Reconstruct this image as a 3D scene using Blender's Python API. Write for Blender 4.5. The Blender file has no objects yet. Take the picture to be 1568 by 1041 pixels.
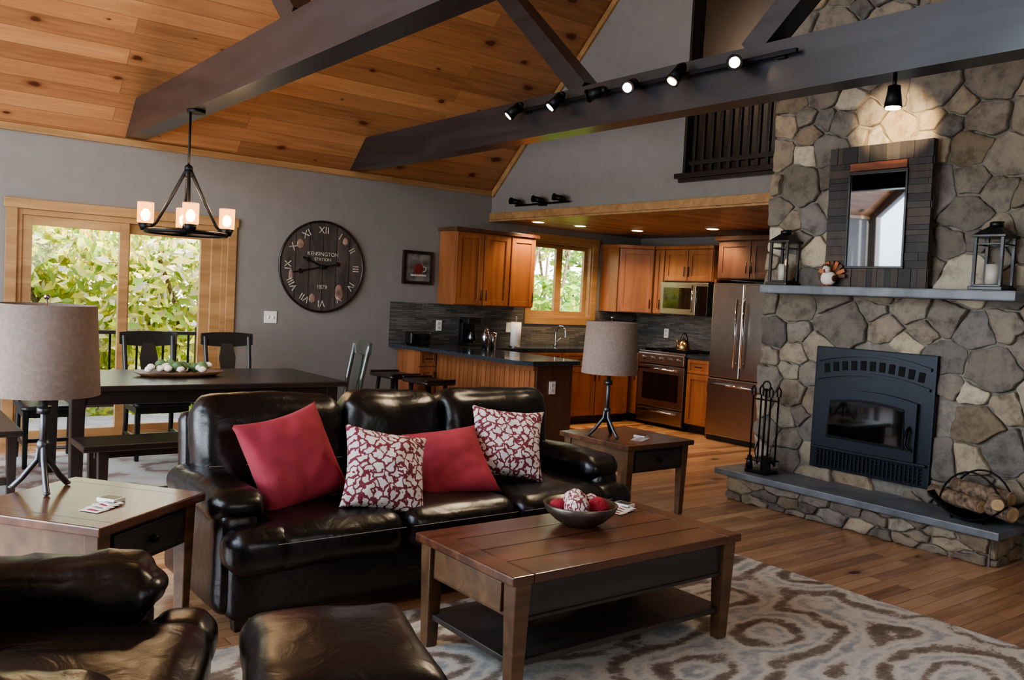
import bpy, bmesh, math, random
from mathutils import Vector, Matrix, noise
random.seed(7)
S=bpy.context.scene
COL=bpy.context.collection
def lin(c):
    if max(c)>1.001: c=[x/255 for x in c]
    return tuple((x/12.92 if x<=.04045 else ((x+.055)/1.055)**2.4) for x in c[:3])+(1,)
# ---------------- materials ----------------
def newmat(name):
    m=bpy.data.materials.new(name);m.use_nodes=True
    nt=m.node_tree;b=nt.nodes['Principled BSDF'];return m,nt,b
def N(nt,t,**k):
    n=nt.nodes.new(t)
    for a,v in k.items():
        if a in n.inputs: n.inputs[a].default_value=v
        else: setattr(n,a,v)
    return n
def coords(nt,scale=(1,1,1),rot=(0,0,0),kind='Object'):
    tc=N(nt,'ShaderNodeTexCoord');mp=N(nt,'ShaderNodeMapping')
    mp.inputs['Scale'].default_value=scale;mp.inputs['Rotation'].default_value=rot
    nt.links.new(tc.outputs[kind],mp.inputs[0]);return mp.outputs[0]
def ramp(nt,src,stops,interp='LINEAR'):
    r=N(nt,'ShaderNodeValToRGB');r.color_ramp.interpolation=interp
    e=r.color_ramp.elements
    while len(e)<len(stops): e.new(.5)
    for x,(p,c) in zip(e,stops): x.position=p;x.color=lin(c) if len(c)==3 else c
    nt.links.new(src,r.inputs[0]);return r.outputs[0]
def bump(nt,b,src,st=.3,dist=.01):
    bp=N(nt,'ShaderNodeBump');bp.inputs['Strength'].default_value=st;bp.inputs['Distance'].default_value=dist
    nt.links.new(src,bp.inputs['Height']);nt.links.new(bp.outputs[0],b.inputs['Normal'])
def M(name,c,rough=.5,metal=0,var=.0,scale=8,bmp=0,bs=40,bd=.005,coat=0,emit=None,es=0,spec=.5):
    m,nt,b=newmat(name)
    b.inputs['Base Color'].default_value=lin(c);b.inputs['Roughness'].default_value=rough;b.inputs['Metallic'].default_value=metal
    b.inputs['Coat Weight'].default_value=coat;b.inputs['Specular IOR Level'].default_value=spec
    v=coords(nt)
    n=N(nt,'ShaderNodeTexNoise');n.inputs['Scale'].default_value=scale;n.inputs['Detail'].default_value=4;nt.links.new(v,n.inputs[0])
    cc=[x/255 if max(c)>1 else x for x in c]
    k=max(var,.02)
    nt.links.new(ramp(nt,n.outputs[0],[(.3,tuple(min(1,x*(1-k)) for x in cc)),(.7,tuple(min(1,x*(1+k)) for x in cc))]),b.inputs['Base Color'])
    if bmp:
        n2=N(nt,'ShaderNodeTexNoise');n2.inputs['Scale'].default_value=bs;n2.inputs['Detail'].default_value=3;nt.links.new(v,n2.inputs[0])
        bump(nt,b,n2.outputs[0],bmp,bd)
    if emit:
        b.inputs['Emission Color'].default_value=lin(emit);b.inputs['Emission Strength'].default_value=es
    return m
def wood(name,c1,c2,rough=.4,axis=0,freq=14,coat=.2,st=9):
    m,nt,b=newmat(name)
    sc=[freq]*3;sc[axis]=freq/st
    v=coords(nt,sc)
    n=N(nt,'ShaderNodeTexNoise');n.inputs['Scale'].default_value=1.;n.inputs['Detail'].default_value=6;n.inputs['Distortion'].default_value=.8;nt.links.new(v,n.inputs[0])
    nt.links.new(ramp(nt,n.outputs[0],[(.32,c1),(.5,[(a+b_)/2 for a,b_ in zip(c1,c2)]),(.68,c2)]),b.inputs['Base Color'])
    b.inputs['Roughness'].default_value=rough;b.inputs['Coat Weight'].default_value=coat;b.inputs['Coat Roughness'].default_value=.25
    bump(nt,b,n.outputs[0],.12,.003)
    return m
def planks(name,cols,bw,rh,rough,knots=0,gap=(40,20,10),coat=.0,grain=18,gapw=.012,dark=.75,kc=(84,40,18),ks=(1.5,2.9),kr=(.04,.075,.16)):
    m,nt,b=newmat(name);L=nt.links
    v=coords(nt)
    br=N(nt,'ShaderNodeTexBrick');br.offset=.37;br.offset_frequency=2
    L.new(v,br.inputs['Vector'])
    br.inputs['Color1'].default_value=(0,0,0,1);br.inputs['Color2'].default_value=(1,1,1,1);br.inputs['Mortar'].default_value=(.5,.5,.5,1)
    br.inputs['Scale'].default_value=1;br.inputs['Mortar Size'].default_value=rh*gapw;br.inputs['Mortar Smooth'].default_value=.1
    br.inputs['Brick Width'].default_value=bw;br.inputs['Row Height'].default_value=rh
    v2=coords(nt,(grain/14,grain,grain))
    ad=N(nt,'ShaderNodeVectorMath',operation='ADD');sc=N(nt,'ShaderNodeVectorMath',operation='SCALE');sc.inputs['Scale'].default_value=17.
    L.new(br.outputs['Color'],sc.inputs[0]);L.new(v2,ad.inputs[0]);L.new(sc.outputs[0],ad.inputs[1])
    n=N(nt,'ShaderNodeTexNoise');n.inputs['Scale'].default_value=1;n.inputs['Detail'].default_value=6;n.inputs['Distortion'].default_value=1.2;L.new(ad.outputs[0],n.inputs[0])
    mx=N(nt,'ShaderNodeMath',operation='MULTIPLY_ADD');L.new(n.outputs[0],mx.inputs[0]);mx.inputs[1].default_value=.62
    ml=N(nt,'ShaderNodeMath',operation='MULTIPLY');L.new(br.outputs['Color'],ml.inputs[0]);ml.inputs[1].default_value=.38;L.new(ml.outputs[0],mx.inputs[2])
    k=len(cols)
    c=ramp(nt,mx.outputs[0],[(.2+.6*i/(k-1),cc) for i,cc in enumerate(cols)])
    if knots:
        vk=coords(nt,(ks[0],ks[1],1))
        w=N(nt,'ShaderNodeTexNoise');w.inputs['Scale'].default_value=6;L.new(vk,w.inputs[0])
        a2=N(nt,'ShaderNodeMix',data_type='VECTOR');a2.inputs[0].default_value=.09;L.new(vk,a2.inputs[4]);L.new(w.outputs['Color'],a2.inputs[5])
        vo=N(nt,'ShaderNodeTexVoronoi');vo.voronoi_dimensions='2D';vo.inputs['Scale'].default_value=knots;L.new(a2.outputs[1],vo.inputs[0])
        sp=N(nt,'ShaderNodeSeparateColor');L.new(vo.outputs['Color'],sp.inputs[0])
        dv=N(nt,'ShaderNodeMath',operation='DIVIDE');L.new(vo.outputs['Distance'],dv.inputs[0]);ma=N(nt,'ShaderNodeMath',operation='MULTIPLY_ADD');L.new(sp.outputs[0],ma.inputs[0]);ma.inputs[1].default_value=1.2;ma.inputs[2].default_value=.1;L.new(ma.outputs[0],dv.inputs[1])
        kf=ramp(nt,dv.outputs[0],[(kr[0],(1.,1.,1.)),(kr[1],(.6,.6,.6)),(kr[2],(0,0,0))])
        mk_=N(nt,'ShaderNodeMix',data_type='RGBA');L.new(kf,mk_.inputs[0]);L.new(c,mk_.inputs[6]);mk_.inputs[7].default_value=lin(kc);c=mk_.outputs[2]
    mg=N(nt,'ShaderNodeMix',data_type='RGBA')
    fm=N(nt,'ShaderNodeMath',operation='MULTIPLY');L.new(br.outputs['Fac'],fm.inputs[0]);fm.inputs[1].default_value=dark
    L.new(fm.outputs[0],mg.inputs[0]);L.new(c,mg.inputs[6]);mg.inputs[7].default_value=lin(gap)
    L.new(mg.outputs[2],b.inputs['Base Color']);b.inputs['Roughness'].default_value=rough;b.inputs['Coat Weight'].default_value=coat;b.inputs['Coat Roughness'].default_value=.2
    inv=N(nt,'ShaderNodeMath',operation='SUBTRACT');inv.inputs[0].default_value=1;L.new(br.outputs['Fac'],inv.inputs[1])
    bump(nt,b,inv.outputs[0],.4,.004)
    return m
m_wall=M('wall_paint',(126,122,118),.75,var=.015,bmp=.05,bs=120)
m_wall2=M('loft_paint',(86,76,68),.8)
m_pine=planks('pine_ceiling',[(122,84,54),(160,114,76),(184,138,96)],3.1,.15,.42,knots=1.,gap=(86,52,28),coat=.12,kr=(.055,.09,.19),kc=(80,40,20))
m_trim=wood('pine_trim',(138,104,68),(170,134,92),.45,axis=0,freq=10)
m_floor=planks('floor_boards',[(126,90,66),(180,136,100),(214,174,134)],1.3,.085,.28,knots=.7,gap=(84,52,36),coat=.35,gapw=.02,kc=(80,48,32))
m_beam=wood('beam_stain',(29,29,32),(42,42,46),.32,axis=1,freq=8,coat=.35)
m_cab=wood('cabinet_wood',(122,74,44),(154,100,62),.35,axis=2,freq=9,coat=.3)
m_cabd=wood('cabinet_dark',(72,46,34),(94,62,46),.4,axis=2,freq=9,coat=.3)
m_dark=wood('dark_wood',(28,21,19),(42,32,28),.33,axis=0,freq=14,coat=.3)
m_black=M('black_paint',(20,19,20),.4,var=.1,coat=.2)
m_tbl=wood('table_top_wood',(70,42,30),(114,74,50),.26,axis=0,freq=9,coat=.5)
m_tbls=wood('table_side_wood',(78,56,38),(116,86,58),.4,axis=0,freq=10,coat=.2)
m_tbld=wood('table_charcoal',(42,38,37),(62,56,54),.4,axis=0,freq=10,coat=.2)
m_iron=M('iron',(24,25,28),.45,.7,bmp=.1,bs=60)
m_gun=M('brushed_gunmetal',(92,94,98),.38,.9,bmp=.05,bs=60)
m_steel=M('steel',(160,153,146),.28,1.,var=.03)
m_chrome=M('chrome',(200,200,205),.1,1.)
m_granite=M('granite',(42,48,54),.15,var=.5,scale=120,coat=.3)
m_slab=M('bluestone',(106,112,118),.42,var=.14,scale=6,bmp=.5,bs=18,bd=.01)
m_white=M('white_plastic',(225,222,215),.4)
m_cream=M('candle_wax',(190,186,172),.5)
m_red=M('red_fabric',(152,54,66),.85,var=.06,bmp=.4,bs=260,bd=.002)
m_linen=M('linen_shade',(132,116,106),.9,var=.06,scale=60,bmp=.35,bs=240,bd=.002)
m_glassd=M('stove_glass',(10,9,9),.08,coat=.8)
m_screen=M('mirror_glass',(160,168,180),.02,1.)
m_void=M('void_black',(6,6,7),.9)
m_insert=M('cast_iron',(38,43,52),.42,.5,bmp=.1,bs=90)
m_bulb=M('bulb_glow',(255,230,180),.5,emit=(255,200,130),es=30)
m_spotb=M('spot_glow',(255,240,210),.5,emit=(255,225,180),es=90)
m_down=M('downlight_glow',(255,240,210),.5,emit=(255,215,160),es=24)
m_bark=M('bark',(110,92,76),.9,var=.4,scale=30,bmp=1,bs=30,bd=.01)
m_cut=M('cut_wood',(186,156,116),.8,var=.15,scale=12)
def glassmat():
    m=bpy.data.materials.new('window_glass');m.use_nodes=True;nt=m.node_tree;nt.nodes.clear()
    o=N(nt,'ShaderNodeOutputMaterial');t=N(nt,'ShaderNodeBsdfTransparent');g=N(nt,'ShaderNodeBsdfGlossy');g.inputs['Roughness'].default_value=.02
    x=N(nt,'ShaderNodeMixShader');x.inputs[0].default_value=.04;nt.links.new(t.outputs[0],x.inputs[1]);nt.links.new(g.outputs[0],x.inputs[2]);nt.links.new(x.outputs[0],o.inputs[0]);return m
m_glass=glassmat()
def seeded():
    m=bpy.data.materials.new('lamp_glass');m.use_nodes=True;nt=m.node_tree;nt.nodes.clear()
    o=N(nt,'ShaderNodeOutputMaterial');t=N(nt,'ShaderNodeBsdfTransparent');g=N(nt,'ShaderNodeEmission');g.inputs[0].default_value=lin((255,168,88));g.inputs[1].default_value=4.2
    x=N(nt,'ShaderNodeMixShader');x.inputs[0].default_value=.5;nt.links.new(t.outputs[0],x.inputs[1]);nt.links.new(g.outputs[0],x.inputs[2]);nt.links.new(x.outputs[0],o.inputs[0]);return m
m_lglass=seeded()
def leather():
    m,nt,b=newmat('black_leather');v=coords(nt)
    b.inputs['Base Color'].default_value=lin((18,15,16));b.inputs['Roughness'].default_value=.33;b.inputs['Coat Weight'].default_value=.22;b.inputs['Coat Roughness'].default_value=.26
    n=N(nt,'ShaderNodeTexNoise');n.inputs['Scale'].default_value=7;n.inputs['Detail'].default_value=3;n.inputs['Distortion'].default_value=1.;nt.links.new(v,n.inputs[0])
    vo=N(nt,'ShaderNodeTexVoronoi');vo.inputs['Scale'].default_value=220;nt.links.new(v,vo.inputs[0])
    b1=N(nt,'ShaderNodeBump');b1.inputs['Strength'].default_value=.26;b1.inputs['Distance'].default_value=.03;nt.links.new(n.outputs[0],b1.inputs['Height'])
    b2=N(nt,'ShaderNodeBump');b2.inputs['Strength'].default_value=.12;b2.inputs['Distance'].default_value=.002;nt.links.new(vo.outputs['Distance'],b2.inputs['Height']);nt.links.new(b1.outputs[0],b2.inputs['Normal'])
    nt.links.new(b2.outputs[0],b.inputs['Normal']);return m
m_leather=leather()
def tile():
    m,nt,b=newmat('backsplash_tile');tc=N(nt,'ShaderNodeTexCoord');sx=N(nt,'ShaderNodeSeparateXYZ');nt.links.new(tc.outputs['Object'],sx.inputs[0])
    cx=N(nt,'ShaderNodeCombineXYZ');ad=N(nt,'ShaderNodeMath',operation='ADD');nt.links.new(sx.outputs[0],ad.inputs[0]);nt.links.new(sx.outputs[1],ad.inputs[1]);nt.links.new(ad.outputs[0],cx.inputs[0]);nt.links.new(sx.outputs[2],cx.inputs[1])
    br=N(nt,'ShaderNodeTexBrick');nt.links.new(cx.outputs[0],br.inputs['Vector']);br.inputs['Scale'].default_value=1;br.inputs['Brick Width'].default_value=.16;br.inputs['Row Height'].default_value=.022
    br.inputs['Mortar Size'].default_value=.0015;br.inputs['Color1'].default_value=lin((72,72,70));br.inputs['Color2'].default_value=lin((112,108,102));br.inputs['Mortar'].default_value=lin((50,50,50))
    nt.links.new(br.outputs['Color'],b.inputs['Base Color']);b.inputs['Roughness'].default_value=.3;return m
m_tile=tile()
def stonemat():
    m,nt,b=newmat('field_stone');v=coords(nt)
    a=N(nt,'ShaderNodeAttribute');a.attribute_name='Col'
    n=N(nt,'ShaderNodeTexNoise');n.inputs['Scale'].default_value=10;n.inputs['Detail'].default_value=9;n.inputs['Roughness'].default_value=.65;nt.links.new(v,n.inputs[0])
    r=ramp(nt,n.outputs[0],[(.3,(.66,.63,.6)),(.5,(.92,.91,.89)),(.7,(1.,.98,.93))])
    mx=N(nt,'ShaderNodeMix',data_type='RGBA',blend_type='MULTIPLY');mx.inputs[0].default_value=1
    nt.links.new(a.outputs['Color'],mx.inputs[6]);nt.links.new(r,mx.inputs[7]);nt.links.new(mx.outputs[2],b.inputs['Base Color']);b.inputs['Roughness'].default_value=.75
    bump(nt,b,n.outputs[0],.9,.03);return m
m_stone=stonemat()
m_mortar=M('mortar',(126,119,109),.95,var=.1,scale=30,bmp=.6,bs=60,bd=.01)
def rugmat(name,cols,sc,rings,nz,amp=.2):
    m,nt,b=newmat(name);L=nt.links;v=coords(nt,sc)
    w=N(nt,'ShaderNodeTexNoise');w.inputs['Scale'].default_value=2.2;w.inputs['Detail'].default_value=2;L.new(v,w.inputs[0])
    a2=N(nt,'ShaderNodeMix',data_type='VECTOR');a2.inputs[0].default_value=nz;L.new(v,a2.inputs[4]);L.new(w.outputs['Color'],a2.inputs[5])
    vo=N(nt,'ShaderNodeTexVoronoi');vo.voronoi_dimensions='2D';vo.feature='SMOOTH_F1';vo.inputs['Smoothness'].default_value=.35;vo.inputs['Scale'].default_value=1;vo.inputs['Randomness'].default_value=.45;L.new(a2.outputs[1],vo.inputs[0])
    mu=N(nt,'ShaderNodeMath',operation='MULTIPLY');L.new(vo.outputs['Distance'],mu.inputs[0]);mu.inputs[1].default_value=rings
    si=N(nt,'ShaderNodeMath',operation='SINE');L.new(mu.outputs[0],si.inputs[0])
    n2=N(nt,'ShaderNodeTexNoise');n2.inputs['Scale'].default_value=3.2;n2.inputs['Detail'].default_value=10;n2.inputs['Roughness'].default_value=.8;L.new(v,n2.inputs[0])
    ma=N(nt,'ShaderNodeMath',operation='MULTIPLY_ADD');L.new(si.outputs[0],ma.inputs[0]);ma.inputs[1].default_value=amp;L.new(n2.outputs[0],ma.inputs[2])
    c=ramp(nt,ma.outputs[0],cols)
    L.new(c,b.inputs['Base Color']);b.inputs['Roughness'].default_value=.95
    n3=N(nt,'ShaderNodeTexNoise');n3.inputs['Scale'].default_value=160;L.new(v,n3.inputs[0]);bump(nt,b,n3.outputs[0],.5,.006);return m
m_rug=rugmat('rug_weave',[(.24,(112,98,86)),(.36,(142,128,114)),(.44,(200,193,180)),(.6,(214,208,195)),(.7,(176,176,170)),(.8,(150,152,152))],(1.5,2.3,1),25,.24,.19)
m_rug2=rugmat('dining_rug_weave',[(.3,(160,130,120)),(.42,(196,188,178)),(.7,(210,204,196))],(2.,2.,1),16,.3)
m_mat=rugmat('kitchen_mat_weave',[(.3,(150,80,50)),(.5,(180,112,70)),(.7,(196,150,104))],(4,4,1),12,.2)
def patt(name='patterned_fabric',s=22):
    m,nt,b=newmat(name);L=nt.links;v=coords(nt,(s,s,s))
    w=N(nt,'ShaderNodeTexNoise');w.inputs['Scale'].default_value=1.1;L.new(v,w.inputs[0])
    a2=N(nt,'ShaderNodeMix',data_type='VECTOR');a2.inputs[0].default_value=.62;L.new(v,a2.inputs[4]);L.new(w.outputs['Color'],a2.inputs[5])
    vo=N(nt,'ShaderNodeTexVoronoi',feature='DISTANCE_TO_EDGE');vo.voronoi_dimensions='2D';vo.inputs['Scale'].default_value=2.8;L.new(a2.outputs[1],vo.inputs[0])
    c=ramp(nt,vo.outputs['Distance'],[(.0,(118,48,58)),(.11,(118,48,58)),(.145,(214,206,200))])
    L.new(c,b.inputs['Base Color']);b.inputs['Roughness'].default_value=.85;return m
m_patt=patt()
# --------------- geometry helpers ----------------
class Obj:
    def __init__(s,name,loc=(0,0,0),rz=0,M=None):
        s.e=bpy.data.objects.new(name,None);COL.objects.link(s.e);s.e.empty_display_size=.1
        s.M=M if M is not None else Matrix.Translation(loc)@Matrix.Rotation(rz,4,'Z')
        s.e.matrix_world=s.M
def mk(o,name,verts,faces,mat,smooth=False):
    me=bpy.data.meshes.new(name);me.from_pydata([tuple(v) for v in verts],[],faces);me.update()
    ob=bpy.data.objects.new(name,me);COL.objects.link(ob)
    me.materials.append(mat)
    if smooth: me.polygons.foreach_set('use_smooth',[True]*len(me.polygons))
    if o: ob.parent=o.e
    return ob
def bmobj(o,name,bm,mat,smooth=False):
    me=bpy.data.meshes.new(name);bm.normal_update();bm.to_mesh(me);bm.free()
    ob=bpy.data.objects.new(name,me);COL.objects.link(ob);me.materials.append(mat)
    if smooth: me.polygons.foreach_set('use_smooth',[True]*len(me.polygons))
    if o: ob.parent=o.e
    return ob
def RM(rot,c): 
    return Matrix.Translation(c)@Matrix.Rotation(rot[2],4,'Z')@Matrix.Rotation(rot[1],4,'Y')@Matrix.Rotation(rot[0],4,'X')
def box(o,name,c,s,mat,bev=.004,rot=(0,0,0),seg=2,taper=None):
    bm=bmesh.new();bmesh.ops.create_cube(bm,size=1)
    for v in bm.verts:
        v.co=Vector((v.co.x*s[0],v.co.y*s[1],v.co.z*s[2]))
        if taper and v.co.z<0: v.co.x*=taper;v.co.y*=taper
    bev=min(bev,min(s)*.45)
    if bev>0: bmesh.ops.bevel(bm,geom=bm.edges[:],offset=bev,segments=seg,affect='EDGES',profile=.6)
    bmesh.ops.transform(bm,matrix=RM(rot,c),verts=bm.verts)
    return bmobj(o,name,bm,mat)
def bx(o,name,x0,x1,y0,y1,z0,z1,mat,bev=.003):
    return box(o,name,((x0+x1)/2,(y0+y1)/2,(z0+z1)/2),(abs(x1-x0),abs(y1-y0),abs(z1-z0)),mat,bev)
def cyl(o,name,p1,p2,r,mat,r2=None,n=20,smooth=True):
    p1=Vector(p1);p2=Vector(p2);d=p2-p1
    bm=bmesh.new();bmesh.ops.create_cone(bm,cap_ends=True,segments=n,radius1=r,radius2=r if r2 is None else r2,depth=d.length)
    bmesh.ops.transform(bm,matrix=Matrix.Translation((p1+p2)/2)@d.to_track_quat('Z','Y').to_matrix().to_4x4(),verts=bm.verts)
    ob=bmobj(o,name,bm,mat)
    if smooth:
        for p in ob.data.polygons: p.use_smooth=len(p.vertices)==4
    return ob
def tube(o,name,pts,r,mat,cyc=False):
    c=bpy.data.curves.new(name,'CURVE');c.dimensions='3D';c.bevel_depth=r;c.bevel_resolution=3;c.use_fill_caps=True
    sp=c.splines.new('POLY');sp.points.add(len(pts)-1)
    for p,q in zip(sp.points,pts): p.co=(*q,1)
    sp.use_cyclic_u=cyc;c.materials.append(mat)
    ob=bpy.data.objects.new(name,c);COL.objects.link(ob)
    if o: ob.parent=o.e
    return ob
def lathe(o,name,prof,c,mat,n=32,smooth=True):
    vs=[];fs=[];k=len(prof)
    for i in range(n):
        a=2*math.pi*i/n
        for r,z in prof: vs.append((c[0]+r*math.cos(a),c[1]+r*math.sin(a),c[2]+z))
    for i in range(n):
        for j in range(k-1):
            a=i*k+j;b=((i+1)%n)*k+j;fs.append((a,b,b+1,a+1))
    return mk(o,name,vs,fs,mat,smooth)
def sphere(o,name,c,r,mat,sc=(1,1,1),seg=20,nz=0):
    bm=bmesh.new();bmesh.ops.create_uvsphere(bm,u_segments=seg,v_segments=seg//2+2,radius=r)
    for v in bm.verts:
        k=1+nz*noise.noise(v.co*(3/r)) if nz else 1
        v.co=Vector((v.co.x*sc[0]*k+c[0],v.co.y*sc[1]*k+c[1],v.co.z*sc[2]*k+c[2]))
    return bmobj(o,name,bm,mat,True)
def prism(o,name,poly,axis,a,b,mat):
    n=len(poly)
    def P(p,t):
        return {0:(t,p[0],p[1]),1:(p[0],t,p[1]),2:(p[0],p[1],t)}[axis]
    vs=[P(p,a) for p in poly]+[P(p,b) for p in poly]
    fs=[tuple(range(n)),tuple(range(2*n-1,n-1,-1))]+[(i,(i+1)%n,n+(i+1)%n,n+i) for i in range(n)]
    ob=mk(o,name,vs,fs,mat)
    bm=bmesh.new();bm.from_mesh(ob.data);bmesh.ops.recalc_face_normals(bm,faces=bm.faces);bm.to_mesh(ob.data);bm.free();return ob
def rbox(o,name,c,s,mat,r=.06,puff=(0,0,0),n=12,rot=(0,0,0),wr=0,wf=6):
    bm=bmesh.new();bmesh.ops.create_cube(bm,size=2);bmesh.ops.subdivide_edges(bm,edges=bm.edges[:],cuts=n,use_grid_fill=True)
    h=Vector(s)/2;r=min(r,min(h)*.95);Mt=RM(rot,c);off=Vector((random.random()*9,random.random()*9,3))
    for v in bm.verts:
        u=v.co.copy();u=Vector([math.copysign(abs(t)**.8,t) for t in u])
        p=Vector((u.x*h.x,u.y*h.y,u.z*h.z))
        q=Vector([max(-(h[i]-r),min(h[i]-r,p[i])) for i in range(3)]);d=p-q
        if d.length>1e-6: p=q+d.normalized()*min(r,max(abs(x) for x in d)*1.0 if sum(abs(x)>1e-5 for x in d)==1 else r)
        for i in range(3):
            j,k=(i+1)%3,(i+2)%3;p[i]+=u[i]*puff[i]*(1-u[j]**2)*(1-u[k]**2)
        if wr:
            f=noise.noise(p*wf+off)+.5*noise.noise(p*wf*2.3+off);p+=u.normalized()*wr*f
        v.co=Mt@p
    return bmobj(o,name,bm,mat,True)
def pillow(name,c,w,t,mat,rot,spin=0):
    n=30;vs=[];fs=[];o=Obj(name,M=RM(rot,c)@Matrix.Rotation(spin,4,'Z'));sd=random.random()*50
    for sgn in (1,-1):
        for i in range(n+1):
            for j in range(n+1):
                u=-1+2*i/n;v=-1+2*j/n
                x=u*w/2*(1-.12*(1-v*v)*u*u);y=v*w/2*(1-.12*(1-u*u)*v*v)
                z=sgn*t/2*max(0,(1-u*u)*(1-v*v))**.45
                z+=.024*noise.noise(Vector((x*5,y*5,sgn+sd)))*(1-max(abs(u),abs(v))**6)+.01*noise.noise(Vector((x*16,y*16,sgn+sd)))*(1-max(abs(u),abs(v))**6)
                vs.append((x,y,z))
    k=(n+1)**2
    for i in range(n):
        for j in range(n):
            a=i*(n+1)+j;fs.append((a,a+n+1,a+n+2,a+1));b=a+k;fs.append((b,b+1,b+n+2,b+n+1))
    ob=mk(o,'cover',vs,fs,mat,True)
    bm=bmesh.new();bm.from_mesh(ob.data);bmesh.ops.remove_doubles(bm,verts=bm.verts,dist=1e-4);bm.to_mesh(ob.data);bm.free()
    ob.data.polygons.foreach_set('use_smooth',[True]*len(ob.data.polygons))
def frame(org,xd):
    x=Vector(xd).normalized();z=Vector((0,0,1));y=z.cross(x);m=Matrix((x,y,z)).transposed().to_4x4();m.translation=Vector(org);return m
def text(o,s,c,size,mat,rot=(math.pi/2,0,0),ext=.001):
    f=bpy.data.curves.new('text','FONT');f.body=s;f.size=size;f.align_x='CENTER';f.align_y='CENTER';f.extrude=ext;f.materials.append(mat)
    ob=bpy.data.objects.new('numeral',f);COL.objects.link(ob);ob.location=c;ob.rotation_euler=rot;ob.parent=o.e;return ob
def lamp(o,name,kind,loc,power,col=(1,.8,.6),size=.1,target=None,spot=80,sizey=None):
    l=bpy.data.lights.new(name,kind);l.energy=power;l.color=col
    if kind=='AREA':
        l.size=size
        if sizey: l.shape='RECTANGLE';l.size_y=sizey
    elif kind!='SUN': l.shadow_soft_size=size
    if kind=='SPOT': l.spot_size=math.radians(spot);l.spot_blend=.6
    ob=bpy.data.objects.new(name,l);COL.objects.link(ob);ob.location=loc
    if target is not None:
        d=Vector(target)-Vector(loc);ob.rotation_euler=d.to_track_quat('-Z','Y').to_euler()
    if o: ob.parent=o.e
    return ob
# ---------------- camera ----------------
yaw,pit,rol=map(math.radians,(37.626,-2.824,3.011));f=1337.
F=Vector((math.sin(yaw)*math.cos(pit),math.cos(yaw)*math.cos(pit),math.sin(pit)));R0=Vector((math.cos(yaw),-math.sin(yaw),0));U0=R0.cross(F)
R=R0*math.cos(rol)+U0*math.sin(rol);U=-R0*math.sin(rol)+U0*math.cos(rol)
cd=bpy.data.cameras.new('camera');cd.sensor_width=36;cd.lens=36*f/1568;cd.clip_start=.05;cd.clip_end=200
co=bpy.data.objects.new('camera',cd);COL.objects.link(co)
mm=Matrix((R,U,-F)).transposed().to_4x4();mm.translation=Vector((0,0,1.5));co.matrix_world=mm;S.camera=co
# ---------------- room ----------------
YA=8.43;XL=6.09;XK=8.62;X0=-2.6;Y0=-.43;ZE=2.72;SL=.94;YR=4.0;ZR=ZE+SL*(YA-YR)
def shell(name):return Obj(name)
o=shell('floor')
box(o,'floor_boards_mesh',((X0+XK)/2,(Y0+YA)/2,-.05),(XK-X0+.3,YA-Y0+.3,.1),m_floor,0)
ang=math.atan(SL);ln=(YA-YR)/math.cos(ang)+.12
for nm,sg in(('ceiling',1),('ceiling',-1)):
    o=Obj(nm)
    yc=YR+sg*(YA-YR)/2;zc_=(ZE+ZR)/2
    me=box(None,'pine_boards',(0,0,.06),(XK-X0+.4,ln,.12),m_pine,0);me.parent=o.e
    o.e.matrix_world=Matrix.Translation(((X0+XK)/2,yc,zc_))@Matrix.Rotation(-sg*ang,4,'X')
o=shell('wall_back')
d0,d1,dz=1.17,2.96,2.03;w0,w1,wz0,wz1=6.75,7.74,1.27,2.21
for i,(a,b,c,d) in enumerate(((X0,d0,0,ZE),(d0,d1,dz,ZE),(d1,w0,0,ZE),(w0,w1,0,wz0),(w0,w1,wz1,ZE),(w1,XK,0,ZE))):
    bx(o,'panel_%d'%i,a,b,YA,YA+.15,c,d+.0,m_wall,0)
o=shell('wall_front');bx(o,'panel',X0,XK,Y0-.15,Y0,0,ZE+.02,m_wall,0)
o=shell('wall_left')
def zc(y): return ZE+SL*(YA-YR-abs(y-YR))
X1=X0-.15
def gp(o,name,y0,y1,z0,z1f,xa,xb,mat):
    ys=[y0]+([YR] if y0<YR<y1 else [])+[y1]
    poly=[(y0,z0),(y1,z0)]+[(y,z1f(y)) for y in reversed(ys)]
    prism(o,name,poly,0,xa,xb,mat)
gp(o,'p0',Y0,1.2,0,zc,X1,X0,m_wall);gp(o,'p1',1.2,8.3,0,lambda y:.25,X1,X0,m_wall);gp(o,'p2',8.3,YA,0,zc,X1,X0,m_wall)
prism(o,'p3',[(1.2,2.15),(6.6,2.15),(6.6,2.5),(1.2,2.5)],0,X1,X0,m_wall)
for i,y in enumerate((1.2,2.9,4.6,6.5)): gp(o,'mull%d'%i,y,y+.15,.25,lambda y:zc(y),X1,X0,m_trim)
prism(o,'p4',[(1.2,zc(1.2)-.5),(YR,ZR-.6),(8.3,zc(8.3)-.14),(8.3,zc(8.3)),(YR,ZR),(1.2,zc(1.2))],0,X1,X0,m_wall)
o=shell('wall_right')
T=.14;KC=2.38
gp(o,'upper_left',5.46,YA,KC,zc,XL,XL+T,m_wall)
prism(o,'under_opening',[(4.3,KC),(5.46,KC),(5.46,2.68),(4.3,2.68)],0,XL,XL+T,m_wall)
gp(o,'upper_mid',4.3,5.46,5.0,zc,XL,XL+T,m_wall)
gp(o,'lower',Y0,4.3,0,zc,XL,XL+T,m_wall)
o=shell('wall_kitchen');gp(o,'panel',Y0,YA,0,zc,XK,XK+.15,m_wall)
o=shell('wall_kitchen_side');bx(o,'panel',XL+T,XK,4.1,4.22,0,KC,m_wall,0);bx(o,'loft_side',XL+T,XK,4.1,4.22,2.6,5.9,m_wall2,0)
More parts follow.
